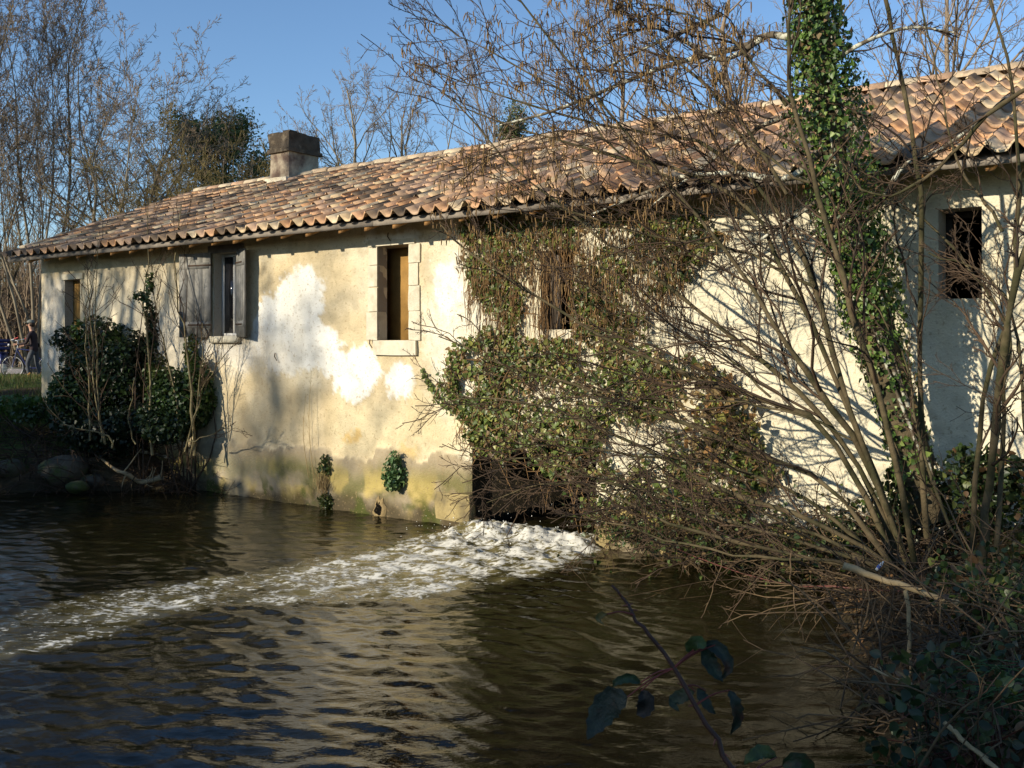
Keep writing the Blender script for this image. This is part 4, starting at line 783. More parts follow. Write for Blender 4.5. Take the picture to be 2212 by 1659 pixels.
n = 620; a = np.concatenate(Cs)[r.integers(0, sum(map(len, Cs)), n)]; b2 = a + U * r.normal(0, .16, (n, 1)) + ZV * r.uniform(-.6, .3, (n, 1)); P = np.stack([a + N * .05, (a + b2) / 2 + r.normal(size=(n, 3)) * .06, b2 + N * .03], 1)
ob('stems', mesh_np('stems', *join((P, np.tile([.007, .006, .003], (n, 1)), 4)), M['deadvine']), ivy)
n = 150; q_ = FSP([(1500, 780), (1600, 800), (1660, 900), (1650, 990), (1500, 990), (1480, 900)]); s_ = r.uniform(q_[:, 0].min(), q_[:, 0].max(), n * 2); z_ = r.uniform(q_[:, 1].min(), q_[:, 1].max(), n * 2); k = inpoly(s_, z_, q_); C = FW(s_[k], -.05 - r.uniform(0, .25, k.sum()), z_[k]); V, F = leaves(C, -N + ZV * .2, r.uniform(.05, .10, len(C)), 97, spread=.9)
ob('dead_leaves', mesh_np('dead_leaves', V, F, M['deadleaf'], leafcols(len(C), 6, [(.27, .15, .06), (.24, .17, .08), (.20, .19, .05)], [1, 2, 1], 98)), ivy, kind='stuff', label='withered orange brown leaves at the right end of the ivy')
a, b2, c2_ = FS(915, 800), FS(945, 850), FS(985, 880); P = spline([FW(a[0], -.03, a[1]), FW(b2[0], -.05, b2[1]), FW(c2_[0], -.08, c2_[1])], 10); mb = MB(); mb.tube(P, np.linspace(.005, .012, 10), 5); mb.build('runner', M['twig'], ivy)
C = np.repeat(P, 14, 0) + r.normal(size=(140, 3)) * .03 * np.repeat(np.linspace(.4, 1.6, 10), 14)[:, None]; V, F = leaves(C, -N, r.uniform(.03, .055, 140), 99); ob('runner_leaves', mesh_np('runner_leaves', V, F, M['leaf'], leafcols(140, 6, IPAL[:3], [1, 1, 1], 3)), ivy, kind='stuff')

# ------------------------------------------------------------------ right bank: hazel stools, the ivy-clad tree
def hazel(label, base, prim, seed, m1, catk=None, group='hazels on the right bank', name='hazel_tree', droop=0.0):
    base = np.array(base); root = thing(name, label, 'tree', base, group); r = np.random.default_rng(seed)
    P, Rr = [], []
    for pts, r0, r1 in prim:
        q = np.array([W(*p) for p in pts]); q = spline(q, 16); q[1:] += np.cumsum(r.normal(size=(15, 3)) * .017, 0); P.append(q); Rr.append(np.linspace(r0 * .60, r1 * .72, 16) * (1 + .12 * r.normal(size=16)))
    P, Rr = np.array(P), np.array(Rr)
    L1 = grow(P, Rr, m1, .18, .99, (.25, .95), .34, 8, .02 + droop, .17, .5, .35, seed=seed + 1, pull=(-.015, 0, 0))
    L2 = grow(*L1, 7, .15, .98, (.3, .85), .42, 6, .03 + droop, .20, .65, .5, seed=seed + 2)
    L3 = grow(*L2, 4, .15, .98, (.3, .9), .45, 4, .03, .15, .75, .6, seed=seed + 3)
    L1 = (L1[0], np.maximum(L1[1], .0042)); L2 = (L2[0], np.maximum(L2[1], .0028)); L3 = (L3[0], np.maximum(L3[1], .0020))
    for i in range(len(P)): ob('stem', mesh_np('stem', *join((P[i:i + 1], Rr[i:i + 1], 8)), M['bark'], None, True), root)
    ob('twigs', mesh_np('twigs', *join((*L1, 4), (*L2, 3), (*L3, 3)), M['twig']), root, kind='stuff')
    if catk:
        tips = np.concatenate([L3[0][:, -1], L2[0][:, -1], L2[0][:, 3]]); px, py = to_px(tips); k = inpoly(px, py, catk['poly']); tips = tips[k]; tips = tips[r.permutation(len(tips))[:catk['n']]]; n = len(tips)
        Lc = r.uniform(.045, .085, (n, 1)); sw = r.normal(size=(n, 3)) * .008; Q = np.stack([tips, tips - ZV * .006, tips - ZV * Lc * .5 + sw, tips - ZV * Lc + sw * 1.4], 1)
        ob('catkins', mesh_np('catkins', *join((Q, np.tile([.002, .0055, .006, .0035], (n, 1)), 4)), M['catkin'], None, True), root, kind='stuff')
    return root
B = (3.35, 8.05)
prim1 = [   # long arching rods of the big hazel, in picture points with distance
    ([(1945, 1215, 8.0), (1860, 1020, 8.1), (1740, 855, 8.3), (1601, 748, 8.6), (1473, 648, 8.9), (1320, 541, 9.2), (1183, 438, 9.5), (1060, 330, 9.7), (960, 200, 9.9)], .050, .010),
    ([(1935, 1220, 7.9), (1799, 937, 8.1), (1665, 858, 8.3), (1497, 803, 8.7), (1315, 721, 9.1), (1183, 641, 9.4), (1040, 545, 9.7), (955, 470, 9.9)], .046, .008),
    ([(1930, 1225, 7.8), (1798, 1055, 8.0), (1588, 964, 8.3), (1420, 900, 8.7), (1254, 840, 9.2), (1090, 800, 9.6), (960, 740, 9.9)], .040, .007),
    ([(1930, 1230, 7.8), (1760, 1120, 8.0), (1528, 1040, 8.4), (1346, 952, 8.8), (1200, 880, 9.2), (1060, 850, 9.5), (960, 870, 9.8)], .040, .006),
    ([(1920, 1235, 7.7), (1700, 1150, 7.9), (1480, 1090, 8.3), (1280, 1030, 8.7), (1130, 990, 9.1), (1040, 1010, 9.4)], .034, .006),
    ([(1910, 1240, 7.6), (1680, 1190, 7.8), (1450, 1130, 8.1), (1300, 1060, 8.4), (1180, 1040, 8.7), (1090, 1080, 9.0)], .030, .005),
    ([(1925, 1225, 7.9), (1740, 1080, 8.2), (1560, 1010, 8.5), (1380, 980, 8.8), (1220, 960, 9.1), (1080, 960, 9.4)], .032, .006),
    ([(1955, 1215, 8.0), (1862, 960, 8.0), (1775, 846, 8.0), (1706, 735, 8.0), (1657, 648, 8.1), (1560, 500, 8.3), (1463, 390, 8.5), (1357, 260, 8.8), (1235, 118, 9.0), (1129, -10, 9.2)], .048, .010),
    ([(1960, 1215, 7.9), (1862, 943, 7.9), (1799, 769, 7.9), (1760, 620, 8.0), (1680, 480, 8.2), (1540, 333, 8.5), (1377, 293, 8.8), (1235, 260, 9.1), (1113, 228, 9.4), (1000, 195, 9.6), (880, 150, 9.9)], .044, .007),
    ([(1975, 1215, 7.8), (1907, 894, 7.7), (1848, 735, 7.6), (1810, 593, 7.6), (1750, 395, 7.6), (1699, 228, 7.7), (1695, 72, 7.7), (1690, -40, 7.7)], .048, .016),
    ([(1960, 1220, 7.9), (1830, 880, 8.0), (1690, 600, 8.2), (1600, 440, 8.4), (1463, 378, 8.7), (1316, 354, 9.0), (1194, 321, 9.3), (1031, 268, 9.7), (925, 215, 9.9)], .040, .007),
    ([(1699, 228, 7.7), (1600, 110, 8.0), (1480, 40, 8.3), (1350, 10, 8.6), (1200, -20, 8.8)], .022, .008),
    ([(1700, 420, 7.8), (1600, 250, 8.0), (1500, 150, 8.2), (1400, 60, 8.4), (1330, -20, 8.5)], .024, .008),
    ([(1463, 390, 8.5), (1350, 330, 8.8), (1250, 200, 9.0), (1120, 130, 9.3), (1000, 60, 9.5), (930, 20, 9.6)], .020, .005),
    ([(1760, 620, 8.0), (1640, 560, 8.3), (1480, 520, 8.7), (1330, 480, 9.1), (1180, 430, 9.5), (1070, 370, 9.8)], .022, .006),
    ([(1665, 858, 8.3), (1560, 760, 8.6), (1420, 700, 9.0), (1300, 620, 9.4), (1150, 540, 9.7)], .020, .005),
    ([(1862, 960, 8.0), (1700, 880, 8.2), (1540, 850, 8.4), (1400, 860, 8.7), (1250, 830, 9.0)], .018, .005),
    ([(1900, 1235, 7.5), (1700, 1215, 7.5), (1500, 1190, 7.8), (1350, 1150, 8.1), (1220, 1120, 8.4)], .022, .005),
    ([(1920, 1230, 7.7), (1760, 1170, 7.9), (1600, 1100, 8.2), (1450, 1060, 8.5), (1330, 1000, 8.8)], .026, .006),
    ([(1750, 395, 7.6), (1650, 330, 7.8), (1520, 240, 8.2), (1400, 190, 8.6), (1250, 80, 9.0)], .020, .005),
]
CATK = {'poly': [(840, 60), (1250, -30), (1700, -30), (1650, 380), (1500, 640), (1200, 720), (1000, 700), (880, 420)], 'n': 2300}
hazel('big hazel with long rods arching left over the water, hung with catkins', (*B, .25), prim1, 900, 19, CATK)
prim2 = [
    ([(2005, 1190, 8.1), (1990, 900, 8.0), (1984, 717, 8.0), (1969, 454, 7.9), (1948, 315, 7.9), (1917, 158, 7.9), (1900, 40, 7.9), (1880, -60, 7.9)], .046, .018),
    ([(2120, 1215, 7.3), (2146, 995, 7.2), (2174, 804, 7.1), (2209, 648, 7.0), (2240, 450, 6.9)], .055, .030),
    ([(2100, 1210, 7.4), (2110, 1000, 7.4), (2140, 790, 7.4), (2175, 648, 7.3), (2190, 400, 7.2), (2180, 150, 7.1), (2150, -30, 7.1)], .036, .014),
    ([(2150, 1215, 7.2), (2165, 980, 7.3), (2167, 822, 7.3), (2154, 735, 7.4), (2112, 648, 7.5), (2060, 560, 7.7), (1990, 470, 7.9), (1900, 420, 8.0)], .032, .010),
    ([(2240, 180, 6.6), (2130, 250, 6.8), (2080, 330, 7.0), (1990, 390, 7.2), (1900, 400, 7.4), (1830, 330, 7.5)], .030, .008),
    ([(2165, 500, 7.3), (2110, 440, 7.4), (2060, 330, 7.5), (2010, 150, 7.6), (1990, -20, 7.7)], .020, .008),
    ([(2220, 1215, 7.0), (2215, 900, 7.0), (2190, 650, 7.1), (2120, 560, 7.3), (2040, 520, 7.5)], .024, .008),
    ([(2090, 1215, 7.3), (2010, 1050, 7.4), (1960, 880, 7.6), (1930, 760, 7.8), (1860, 640, 8.0)], .022, .008),
]
hazel('second hazel clump of upright stems at the right edge', (3.65, 7.3, .35), prim2, 930, 9)
# the leaning tree wrapped in ivy
it = thing('ivy_clad_tree', 'thick leaning tree trunk wrapped in glossy green ivy', 'tree', (3.7, 8.35, .2))
TP = spline([W(2000, 1120, 8.35), W(1960, 950, 8.3), W(1905, 760, 8.25), W(1865, 600, 8.2), W(1830, 460, 8.15), W(1800, 300, 8.1), W(1775, 140, 8.05), W(1755, -30, 8.0), W(1735, -220, 8.0)], 24); TR = np.linspace(.16, .075, 24)
ob('trunk', mesh_np('trunk', *join((TP[None], TR[None], 14)), M['ivybark'], None, True), it)
br = [([(1770, 330, 8.1), (1699, 387, 8.2), (1601, 375, 8.5), (1479, 380, 8.8), (1397, 415, 9.0), (1275, 464, 9.3)], .034, .010),
      ([(1785, 420, 8.1), (1700, 480, 8.2), (1640, 520, 8.3), (1560, 580, 8.5)], .020, .008),
      ([(1760, 90, 8.0), (1660, 75, 8.2), (1601, 102, 8.4), (1438, 142, 8.7), (1308, 195, 9.0), (1182, 244, 9.3), (1080, 270, 9.5)], .034, .010),
      ([(1660, 75, 8.2), (1560, 130, 8.4), (1480, 90, 8.6), (1400, 60, 8.8), (1280, 110, 9.0)], .026, .008),
      ([(1790, 250, 8.1), (1700, 250, 8.2), (1600, 300, 8.5), (1480, 390, 8.8), (1400, 450, 9.0)], .026, .008),
      ([(1560, 30, 8.3), (1470, 70, 8.5), (1380, 110, 8.8), (1300, 150, 9.0)], .022, .007),
      ([(1770, 160, 8.1), (1850, 100, 7.9), (1960, 60, 7.8), (2060, 70, 7.7)], .024, .008),
      ([(1840, 470, 8.1), (1900, 440, 8.0), (1950, 360, 7.9), (2020, 330, 7.8), (2120, 260, 7.7)], .028, .010)]
P = np.array([spline([W(*p) for p in q], 14) for q, _, _ in br]); Rr = np.array([np.linspace(a, b2, 14) for _, a, b2 in br])
for i in range(len(br)): ob('branch', mesh_np('branch', *join((P[i:i + 1], Rr[i:i + 1], 8)), M['lichen'], None, True), it)
L1 = grow(P, Rr, 12, .2, .98, (.3, .8), .34, 7, .02, .12, .45, .35, seed=951); L2 = grow(*L1, 6, .2, .98, (.3, .9), .45, 5, .02, .14, .6, .5, seed=952); L3 = grow(*L2, 4, .2, .98, (.3, .9), .5, 3, .0, .14, .7, .6, seed=953)
ob('twigs', mesh_np('twigs', *join((L1[0], np.maximum(L1[1], .004), 4), (L2[0], np.maximum(L2[1], .003), 3), (L3[0], np.maximum(L3[1], .002), 3)), M['twig']), it, kind='stuff')
r = np.random.default_rng(95); n = 13000; k = r.uniform(1.5, 22.9, n) ; i = k.astype(int); f = (k - i)[:, None]; c = TP[i] * (1 - f) + TP[i + 1] * f
pz = to_px(c)[1]; th = np.interp(pz, [-200, 0, 150, 300, 450, 700, 900, 1100], [.17, .19, .24, .34, .26, .17, .09, .10]); dn = np.interp(pz, [-200, 600, 720, 900, 1100], [1, 1, .6, .28, .35]) * sstep(.20, .40, fbm(c[:, 2] * 3.1, c[:, 0] * 3.1 + k * .7, 15, 3)); kp = r.uniform(size=n) < dn; c, th = c[kp], th[kp]; n = len(c)
d = unit(r.normal(size=(n, 3)) * (1, 1, .35)); C = c + d * (TR[i[kp]][:, None] + (th[:, None] - .05) * r.uniform(.1, 1, (n, 1)) ** .6 * (.6 + .8 * fbm(c[:, 2] * 2.5, d[:, 0] * 2, 5)[:, None]))
V, F = leaves(C, d + .3 * ZV, r.uniform(.020, .030, n) + .035 * r.uniform(size=n) ** 2.5, 96, hang=.7, spread=.45); ob('ivy', mesh_np('ivy', V, F, M['leaf'], leafcols(n, 6, [(.075, .135, .025), (.115, .19, .04), (.04, .08, .018), (.20, .26, .06), (.19, .13, .06)], [3, 3, 2.4, 1.6, .8], 97)), it, kind='stuff', label='glossy dark green ivy leaves')
n = 16; P = []
for j in range(n):
    a0 = r.integers(0, 10); a1 = min(23, a0 + r.integers(6, 13)); ph = r.uniform(0, 6.28) + np.linspace(0, r.normal() * 1.5, 8); ks = np.linspace(a0, a1, 8).astype(int); P.append(TP[ks] + (TR[ks] + .015)[:, None] * np.stack([np.cos(ph), np.sin(ph), 0 * ph], 1))
ob('ivy_stems', mesh_np('ivy_stems', *join((np.array(P), np.tile(np.linspace(.016, .008, 8), (n, 1)), 5)), M['lichen'], None, True), it)

# ------------------------------------------------------------------ undergrowth of the right bank
tk = thing('thicket', 'brown twiggy thicket with a few green leaves along the wall foot right of the outlet', 'thicket', FW(-3.4, -.2, .1))
r = np.random.default_rng(61); n = 300; s_ = r.uniform(-5.6, -1.9, n); d_ = -.05 - r.uniform(0, .75, n) * sstep(-1.6, -3.2, s_); b0 = FW(s_, d_, np.full(n, .05) + r.uniform(0, .3, n)); dv = r.normal(size=(n, 3)) * (.45, .35, .2) + np.array([0, -.1, .55]); Ln = r.uniform(.5, 1.5, (n, 1))
P = np.stack([b0 + dv * Ln * f - ZV * .38 * Ln * f * f + r.normal(size=(n, 3)) * .02 for f in (0, .25, .5, .75, 1)], 1); Rr = r.uniform(.003, .008, (n, 1)) * np.linspace(1, .45, 5)
L2 = grow(P, Rr, 6, .15, .98, (.3, 1.0), .42, 4, -.02, .2, .65, .6, seed=62); L3 = grow(*L2, 2, .15, .98, (.3, 1.0), .5, 3, 0, .2, .8, .6, seed=63)
M.setdefault('drystick', material('dry_stick', (.17, .115, .06), rough=.85, var=.5, vscale=4, color2=(.06, .04, .025), thr=(.40, .58), c2scale=4))
ob('stems', mesh_np('stems', *join((P, Rr, 4), (L2[0], np.maximum(L2[1], .0022), 3), (L3[0], np.maximum(L3[1], .0018), 3)), M['drystick']), tk, kind='stuff')
C = L2[0][:, 1:].reshape(-1, 3); C = C[r.permutation(len(C))[:2000]]; V, F = leaves(C, -N + .4 * ZV, r.uniform(.025, .06, len(C)), 64, spread=.8); ob('leaves', mesh_np('leaves', V, F, M['leaf'], leafcols(len(C), 6, [(.09, .13, .03), (.05, .085, .02), (.15, .17, .045), (.17, .11, .05)], [3, 3, 1, 2], 65)), tk, kind='stuff')
BR = [(.035, .060, .018), (.055, .085, .022), (.022, .038, .014), (.10, .12, .035), (.12, .07, .035)]
def gb(px, Y, dz, rx, ry, rz): x = (px - CPX) / FPX * Y; return (x, Y, gz(x, Y) + dz, rx, ry, rz)
bg = 'brambles of the right bank'
leafy_bush('bramble_bush', 'dark bramble thicket behind the hazel stems against the wall', 'bramble', [gb(2000, 8.4, .45, .5, .3, .4), gb(2130, 7.9, .55, .4, .3, .5), gb(1880, 8.7, .25, .45, .25, .3), gb(1760, 9.2, .15, .5, .2, .22)], 3600, .06, BR, [3, 2, 3, 1, 1], 960, bg, stems=30, sr=.007, T=LEAF11, TF=LEAF11F)
leafy_bush('bramble_bush', 'bramble leaves trailing over the water in the bottom right corner', 'bramble', [gb(2150, 4.6, .25, .45, .4, .30), gb(2060, 5.2, .22, .4, .35, .25), gb(2240, 4.3, .35, .4, .4, .35), gb(1990, 4.7, .12, .3, .3, .2)], 800, .055, BR, [2, 1.5, 5, .4, .5], 963, bg, stems=40, mat='leaf', sticks='bramble', sr=.0045, T=LEAF11, TF=LEAF11F)
leafy_bush('bramble_bush', 'sparse bramble among the dead sticks at the right edge', 'bramble', [gb(2180, 6.0, .3, .4, .5, .35), gb(2100, 6.6, .25, .4, .4, .3)], 800, .055, BR, [3, 2, 3, 1, 1], 966, bg, stems=30, sr=.005, T=LEAF11, TF=LEAF11F)
# tangle of dead sticks
r = np.random.default_rng(98); n = 620
ex_ = r.uniform(0, 1, n); Yb = 4.4 + 4.3 * ex_; xb = np.interp(Yb, [3.6, 5.2, 6.3, 7.3, 8.55, 9.2], [1.45, 1.95, 2.25, 2.45, 2.75, 3.0]) + r.gamma(1.5, .45, n); zb = land_height(xb, Yb)[0]; b0 = np.stack([xb, Yb, zb + r.uniform(0, .25, n)], 1)
d = r.normal(size=(n, 3)) * (.45, .45, .36) + (-.08, .05, .22); Ln = r.uniform(.3, 1.2, (n, 1)); P = np.stack([b0 + d * Ln * f + np.array([0, 0, -.22]) * Ln * f * f + r.normal(size=(n, 3)) * .015 for f in (0, .3, .6, .85, 1)], 1); P[..., 2] = np.maximum(P[..., 2], .015)
Rr = r.uniform(.003, .009, (n, 1)) * np.linspace(1, .5, 5); L2 = grow(P, Rr, 4, .15, .98, (.3, 1.0), .4, 4, -.03, .15, .65, .6, seed=99)
ob('dead_sticks', mesh_np('dead_sticks', *join((P, Rr, 4), (L2[0], np.maximum(L2[1], .0018), 3)), M['drystick'] if 'drystick' in M else M.setdefault('drystick', material('dry_stick', (.17, .115, .06), rough=.85, var=.5, vscale=4, color2=(.06, .04, .025), thr=(.40, .58), c2scale=4))), kind='stuff', label='tangle of dead brown sticks along the right water edge', cat='sticks')
n = 2200; Yb = r.uniform(3.5, 9, n); xb = np.interp(Yb, [3.6, 5.2, 6.3, 7.3, 8.55, 9.2], [1.45, 1.95, 2.25, 2.45, 2.75, 3.0]) + r.uniform(0, 3, n); C = np.stack([xb, Yb, land_height(xb, Yb)[0] + .015 + r.uniform(0, .04, n)], 1); V, F = leaves(C, ZV, r.uniform(.04, .09, n), 3, spread=.5, hang=0)
ob('leaf_litter', mesh_np('leaf_litter', V, F, M['deadleaf'], leafcols(n, 6, [(.18, .10, .045), (.12, .075, .035), (.24, .15, .07)], [1, 1, 1], 4)), kind='stuff', label='fallen brown leaves on the right bank', cat='leaf litter')
def stick(name, label, pts, r0, r1, mat, twigs=0, cat='stick', seed=1):
    P = spline(pts, 10); P = P + np.random.default_rng(seed + 40).normal(size=P.shape) * .007; mb = MB(); mb.tube(P, np.linspace(r0, r1, 10) * (.85 + .3 * np.random.default_rng(seed).uniform(size=10)), 7); o = mb.build(name, M[mat], None, True, label=label, cat=cat)
    if twigs: ob('twigs', mesh_np('twigs', *join((*grow(P[None], np.linspace(r0, r1, 10)[None], twigs, .2, .98, (.4, 1), .25, 4, 0, .12, .5, .5, seed=seed), 4)), M[mat]), o, kind='stuff')
    return o
stick('broken_stick', 'thick pale broken stick pointing left over the water at the right bank', [W(1822, 1222, 6.3), W(1930, 1258, 6.2), W(2070, 1302, 6.1)], .022, .020, 'palestick' if M.setdefault('palestick', material('pale_stick', (.38, .28, .15), rough=.8, var=.25, vscale=20)) and 0 else 'palestick', 3, seed=5)
stick('upright_stick', 'pale upright stick standing in the water below the broken stick', [W(1958, 1275, 5.9), W(1964, 1380, 5.95), W(1966, 1475, 6.0), W(1968, 1560, 6.0)], .013, .011, 'palestick', 2, seed=6)
stick('trailing_shoot', 'thin red shoot lying along the water at the right', [W(2000, 1285, 7.3), W(1850, 1270, 7.6), W(1700, 1262, 8.0), W(1560, 1225, 8.5), W(1450, 1180, 8.9)], .008, .004, 'bramble', 0, 'shoot')
stick('hanging_twig', 'thin forked twig hanging over the water left of the upright stick', [W(1850, 1200, 6.4), W(1880, 1300, 6.2), W(1840, 1420, 6.1), W(1810, 1560, 6.0)], .008, .004, 'drystick', 8, 'twig', 7)
stick('hanging_twig', 'thin straight twig hanging into the water in mid river', [W(1560, 1210, 8.0), W(1540, 1270, 8.0), W(1515, 1340, 8.0)], .005, .003, 'drystick', 3, 'twig', 8)
stick('hanging_twig', 'drooping twig beside the trailing red shoot', [W(1710, 1190, 7.4), W(1712, 1280, 7.4), W(1735, 1385, 7.3)], .006, .003, 'drystick', 4, 'twig', 9)
stick('fallen_stick', 'pale stick lying in the bottom right brambles', [W(2040, 1560, 4.4), W(2130, 1640, 4.3), W(2215, 1700, 4.2)], .012, .010, 'palestick', 1, seed=11)
stick('fallen_stick', 'pale thin stick lying level above the bottom right brambles', [W(2080, 1560, 5.0), W(2000, 1500, 5.1), W(1880, 1440, 5.3)], .008, .005, 'palestick', 5, seed=12)
# litter caught in the sticks: a clear bottle with a blue label
def lathe(c, ax, prof, col_mat, name, parent=None, nseg=12, **kw):
    ax = unit(np.array(ax, float)); a1 = unit(np.cross(ax, [.3, .5, .81])); b1 = np.cross(ax, a1); an = np.arange(nseg) * 2 * math.pi / nseg
    V = np.array([[np.array(c) + ax * h + rr * (math.cos(q) * a1 + math.sin(q) * b1) for q in an] for h, rr in prof]); i = np.arange(len(prof) - 1)[:, None] * nseg; j = np.arange(nseg)[None]
    F = np.stack(np.broadcast_arrays(i + j, i + (j + 1) % nseg, i + nseg + (j + 1) % nseg, i + nseg + j), -1).reshape(-1, 4); return ob(name, mesh_np(name, V.reshape(-1, 3), F, col_mat, None, True), parent, **kw)
M['plastic'] = material('clear_plastic', (.55, .58, .60), rough=.15, var=.05, spec=.6); M['bluelabel'] = material('blue_label', (.03, .08, .32), rough=.4, var=.05)
bc = W(1893, 1232, 7.0); bt = lathe(bc, (.5, -.2, .75), [(0, .002), (0.001, .013), (.055, .014), (.07, .006), (.082, .0055), (.084, .001)], M['plastic'], 'plastic_bottle', None, label='small plastic bottle with blue band caught in the sticks', cat='bottle'); lathe(bc, (.5, -.2, .75), [(.02, .0145), (.045, .0145)], M['bluelabel'], 'label_band', bt)
# long green blades at the right edge
r = np.random.default_rng(17); n = 26; b0 = np.array([W(2230, 1480, 4.7)]) + r.normal(size=(n, 3)) * .05; d = np.stack([-r.uniform(.2, .5, n), r.normal(0, .12, n), r.uniform(.05, .3, n)], 1); P = np.stack([b0 + d * f - ZV * .2 * f * f for f in (0, .35, .7, 1)], 1)
ob('sedge_tuft', mesh_np('sedge_tuft', *join((P, np.tile([.0035, .003, .0025, .001], (n, 1)), 3)), M['sedge'] if 'sedge' in M else M.setdefault('sedge', material('sedge_blade', (.07, .14, .05), rough=.5, var=.2))), label='arching green sedge blades at the right edge', cat='grass tuft')

# ------------------------------------------------------------------ the bramble spray close to the camera
M['spraystem'] = material('dark_bramble_stem', (.032, .014, .011), rough=.6, var=.5, vscale=40, spec=.3)
r = np.random.default_rng(3)
bs = thing('bramble_spray', 'dark bramble spray with drooping leaves close to the camera', 'bramble', W(1600, 1700, 1.25))
SP = spline([W(1600, 1690, 1.25), W(1530, 1570, 1.27), W(1442, 1425, 1.30), W(1385, 1350, 1.31), W(1355, 1305, 1.32), W(1326, 1266, 1.33)], 20)
mb = MB(); mb.tube(SP + r.normal(size=SP.shape) * .0012, np.linspace(.0036, .0017, 20), 8); mb.build('stem', M['spraystem'], bs, True)
r = np.random.default_rng(3)
for j in range(16):
    k = r.integers(1, 19); d = unit(r.normal(size=3)); mb = MB(); mb.tube([SP[k], SP[k] + d * .010], [.0016, .0002], 4); mb.build('thorn', M['bramble'], bs)
def big_leaf(pts, wd, fold, curl, seed, c):
    # midrib through pts (world), toothed blade either side
    r_ = np.random.default_rng(seed); Pm = spline(pts, 13); T = unit(np.gradient(Pm, axis=0)); ref = unit(np.array(fold, float)); X_ = unit(np.cross(T, ref)); Nn_ = np.cross(X_, T)
    t = np.linspace(0, 1, 13); w_ = wd * .66 * np.sin(math.pi * np.clip(t, 0, 1) ** .72) ** .85 * (1 + .22 * (np.arange(13) % 2)); w_[0] = .0006; w_[-1] = .0002
    rows = [Pm + X_ * (w_ * a)[:, None] + Nn_ * ((abs(a) ** 1.5 * curl * w_) + .0012 * r_.normal(size=13) * abs(a))[:, None] for a in (-1, -.6, -.2, 0, .2, .6, 1)]
    V = np.stack(rows, 1); return mesh_np('leaf', V.reshape(-1, 3), gridfaces(13, 7), M['bleaf'], np.tile(np.array(c) * .6, (91, 1)), True)
M['bleaf'] = material('bramble_leaf', attr=True, rough=.5, var=.6, vscale=70, bump=.002, bscale=150, trans=.1, spec=.3, color2=(.045, .02, .015), thr=(.55, .7), c2scale=30)
Yb = 1.3; M['redstalk'] = material('red_leaf_stalk', (.10, .02, .016), rough=.6, var=.4, vscale=40, spec=.3)
for j, (pts, wd, att, c) in enumerate((
    ([(1545, 1393), (1530, 1420), (1548, 1455), (1560, 1470)], .014, (1500, 1398), (.020, .040, .026)), ([(1524, 1395), (1548, 1400), (1570, 1435), (1556, 1470)], .012, (1524, 1395), (.022, .038, .030)),
    ([(1524, 1395), (1505, 1385), (1490, 1400), (1495, 1415)], .012, (1524, 1395), (.05, .085, .025)),
    ([(1355, 1505), (1320, 1520), (1290, 1560), (1268, 1595)], .026, (1400, 1480), (.018, .034, .028)), ([(1385, 1478), (1360, 1465), (1330, 1470), (1324, 1482)], .008, (1400, 1480), (.03, .06, .03)),
    ([(1385, 1490), (1395, 1510), (1390, 1535), (1376, 1548)], .016, (1400, 1480), (.022, .024, .026)),
    ([(1500, 1492), (1475, 1505), (1455, 1520), (1466, 1535)], .012, (1490, 1490), (.035, .055, .028)), ([(1525, 1495), (1515, 1500), (1530, 1525), (1545, 1540)], .010, (1490, 1490), (.03, .045, .025)),
    ([(1575, 1490), (1585, 1520), (1590, 1555), (1580, 1590)], .012, (1560, 1488), (.015, .028, .020)),
    ([(1310, 1325), (1300, 1330), (1292, 1340), (1305, 1350)], .006, (1340, 1343), (.12, .12, .05)),
    ([(1680, 1640), (1650, 1625), (1620, 1632), (1605, 1650)], .012, (1640, 1655), (.05, .085, .025)), ([(1690, 1655), (1720, 1640), (1745, 1660), (1740, 1690)], .016, (1640, 1655), (.02, .045, .018)))):
    q = [W(*p, Yb) + np.array([0, .006 * math.sin(j * 2 + i_ * 1.4), 0]) for i_, p in enumerate(pts)]
    lf = ob('leaf', big_leaf(q, wd, (.25 * math.sin(j), -1, .35), .35 + .3 * math.sin(j * 1.7), j, c), bs)
    k = int(np.argmin(np.linalg.norm(SP - W(*att, Yb), axis=1))); mb = MB(); mb.tube(spline([SP[k], (SP[k] + q[0]) / 2 + ZV * .004, q[0]], 6), np.linspace(.0014, .0009, 6), 5); mb.build('stalk', M['redstalk'], lf)

# ------------------------------------------------------------------ the cyclist beyond the house corner
def skin_body(name, verts, edges, root_i, parent):
    me = bpy.data.meshes.new(name); me.from_pydata([v[:3] for v in verts], edges, []); o = bpy.data.objects.new(name, me); COL.objects.link(o)
    md = o.modifiers.new('skin', 'SKIN'); 
    if not me.skin_vertices: 
        bpy.context.view_layer.objects.active = o; bpy.ops.mesh.customdata_skin_add() if hasattr(bpy.ops.mesh, 'customdata_skin_add') else None
    for i, v in enumerate(verts):
        sv = me.skin_vertices[0].data[i]; sv.radius = (v[3], v[4] if len(v) > 4 else v[3]); sv.use_root = (i == root_i)
    ms = o.modifiers.new('sub', 'SUBSURF'); ms.levels = ms.render_levels = 1
    dg = bpy.context.evaluated_depsgraph_get(); me2 = bpy.data.meshes.new_from_object(o.evaluated_get(dg)); bpy.data.objects.remove(o); me2.name = name
    for p in me2.polygons: p.use_smooth = True
    return me2
PY = 27.5; px0 = (70 - CPX) / FPX * PY; pz = EYE + (HOR - 821) / FPX * PY
M['jacket'] = material('dark_jacket', (.035, .022, .024), rough=.85, var=.2); M['jeans'] = material('grey_jeans', (.07, .075, .085), rough=.85, var=.25); M['skin'] = material('skin', (.48, .27, .18), rough=.6, var=.05); M['boot'] = material('tan_boot', (.50, .24, .06), rough=.7, var=.15); M['cap'] = material('grey_cap', (.16, .17, .15), rough=.8, var=.1)
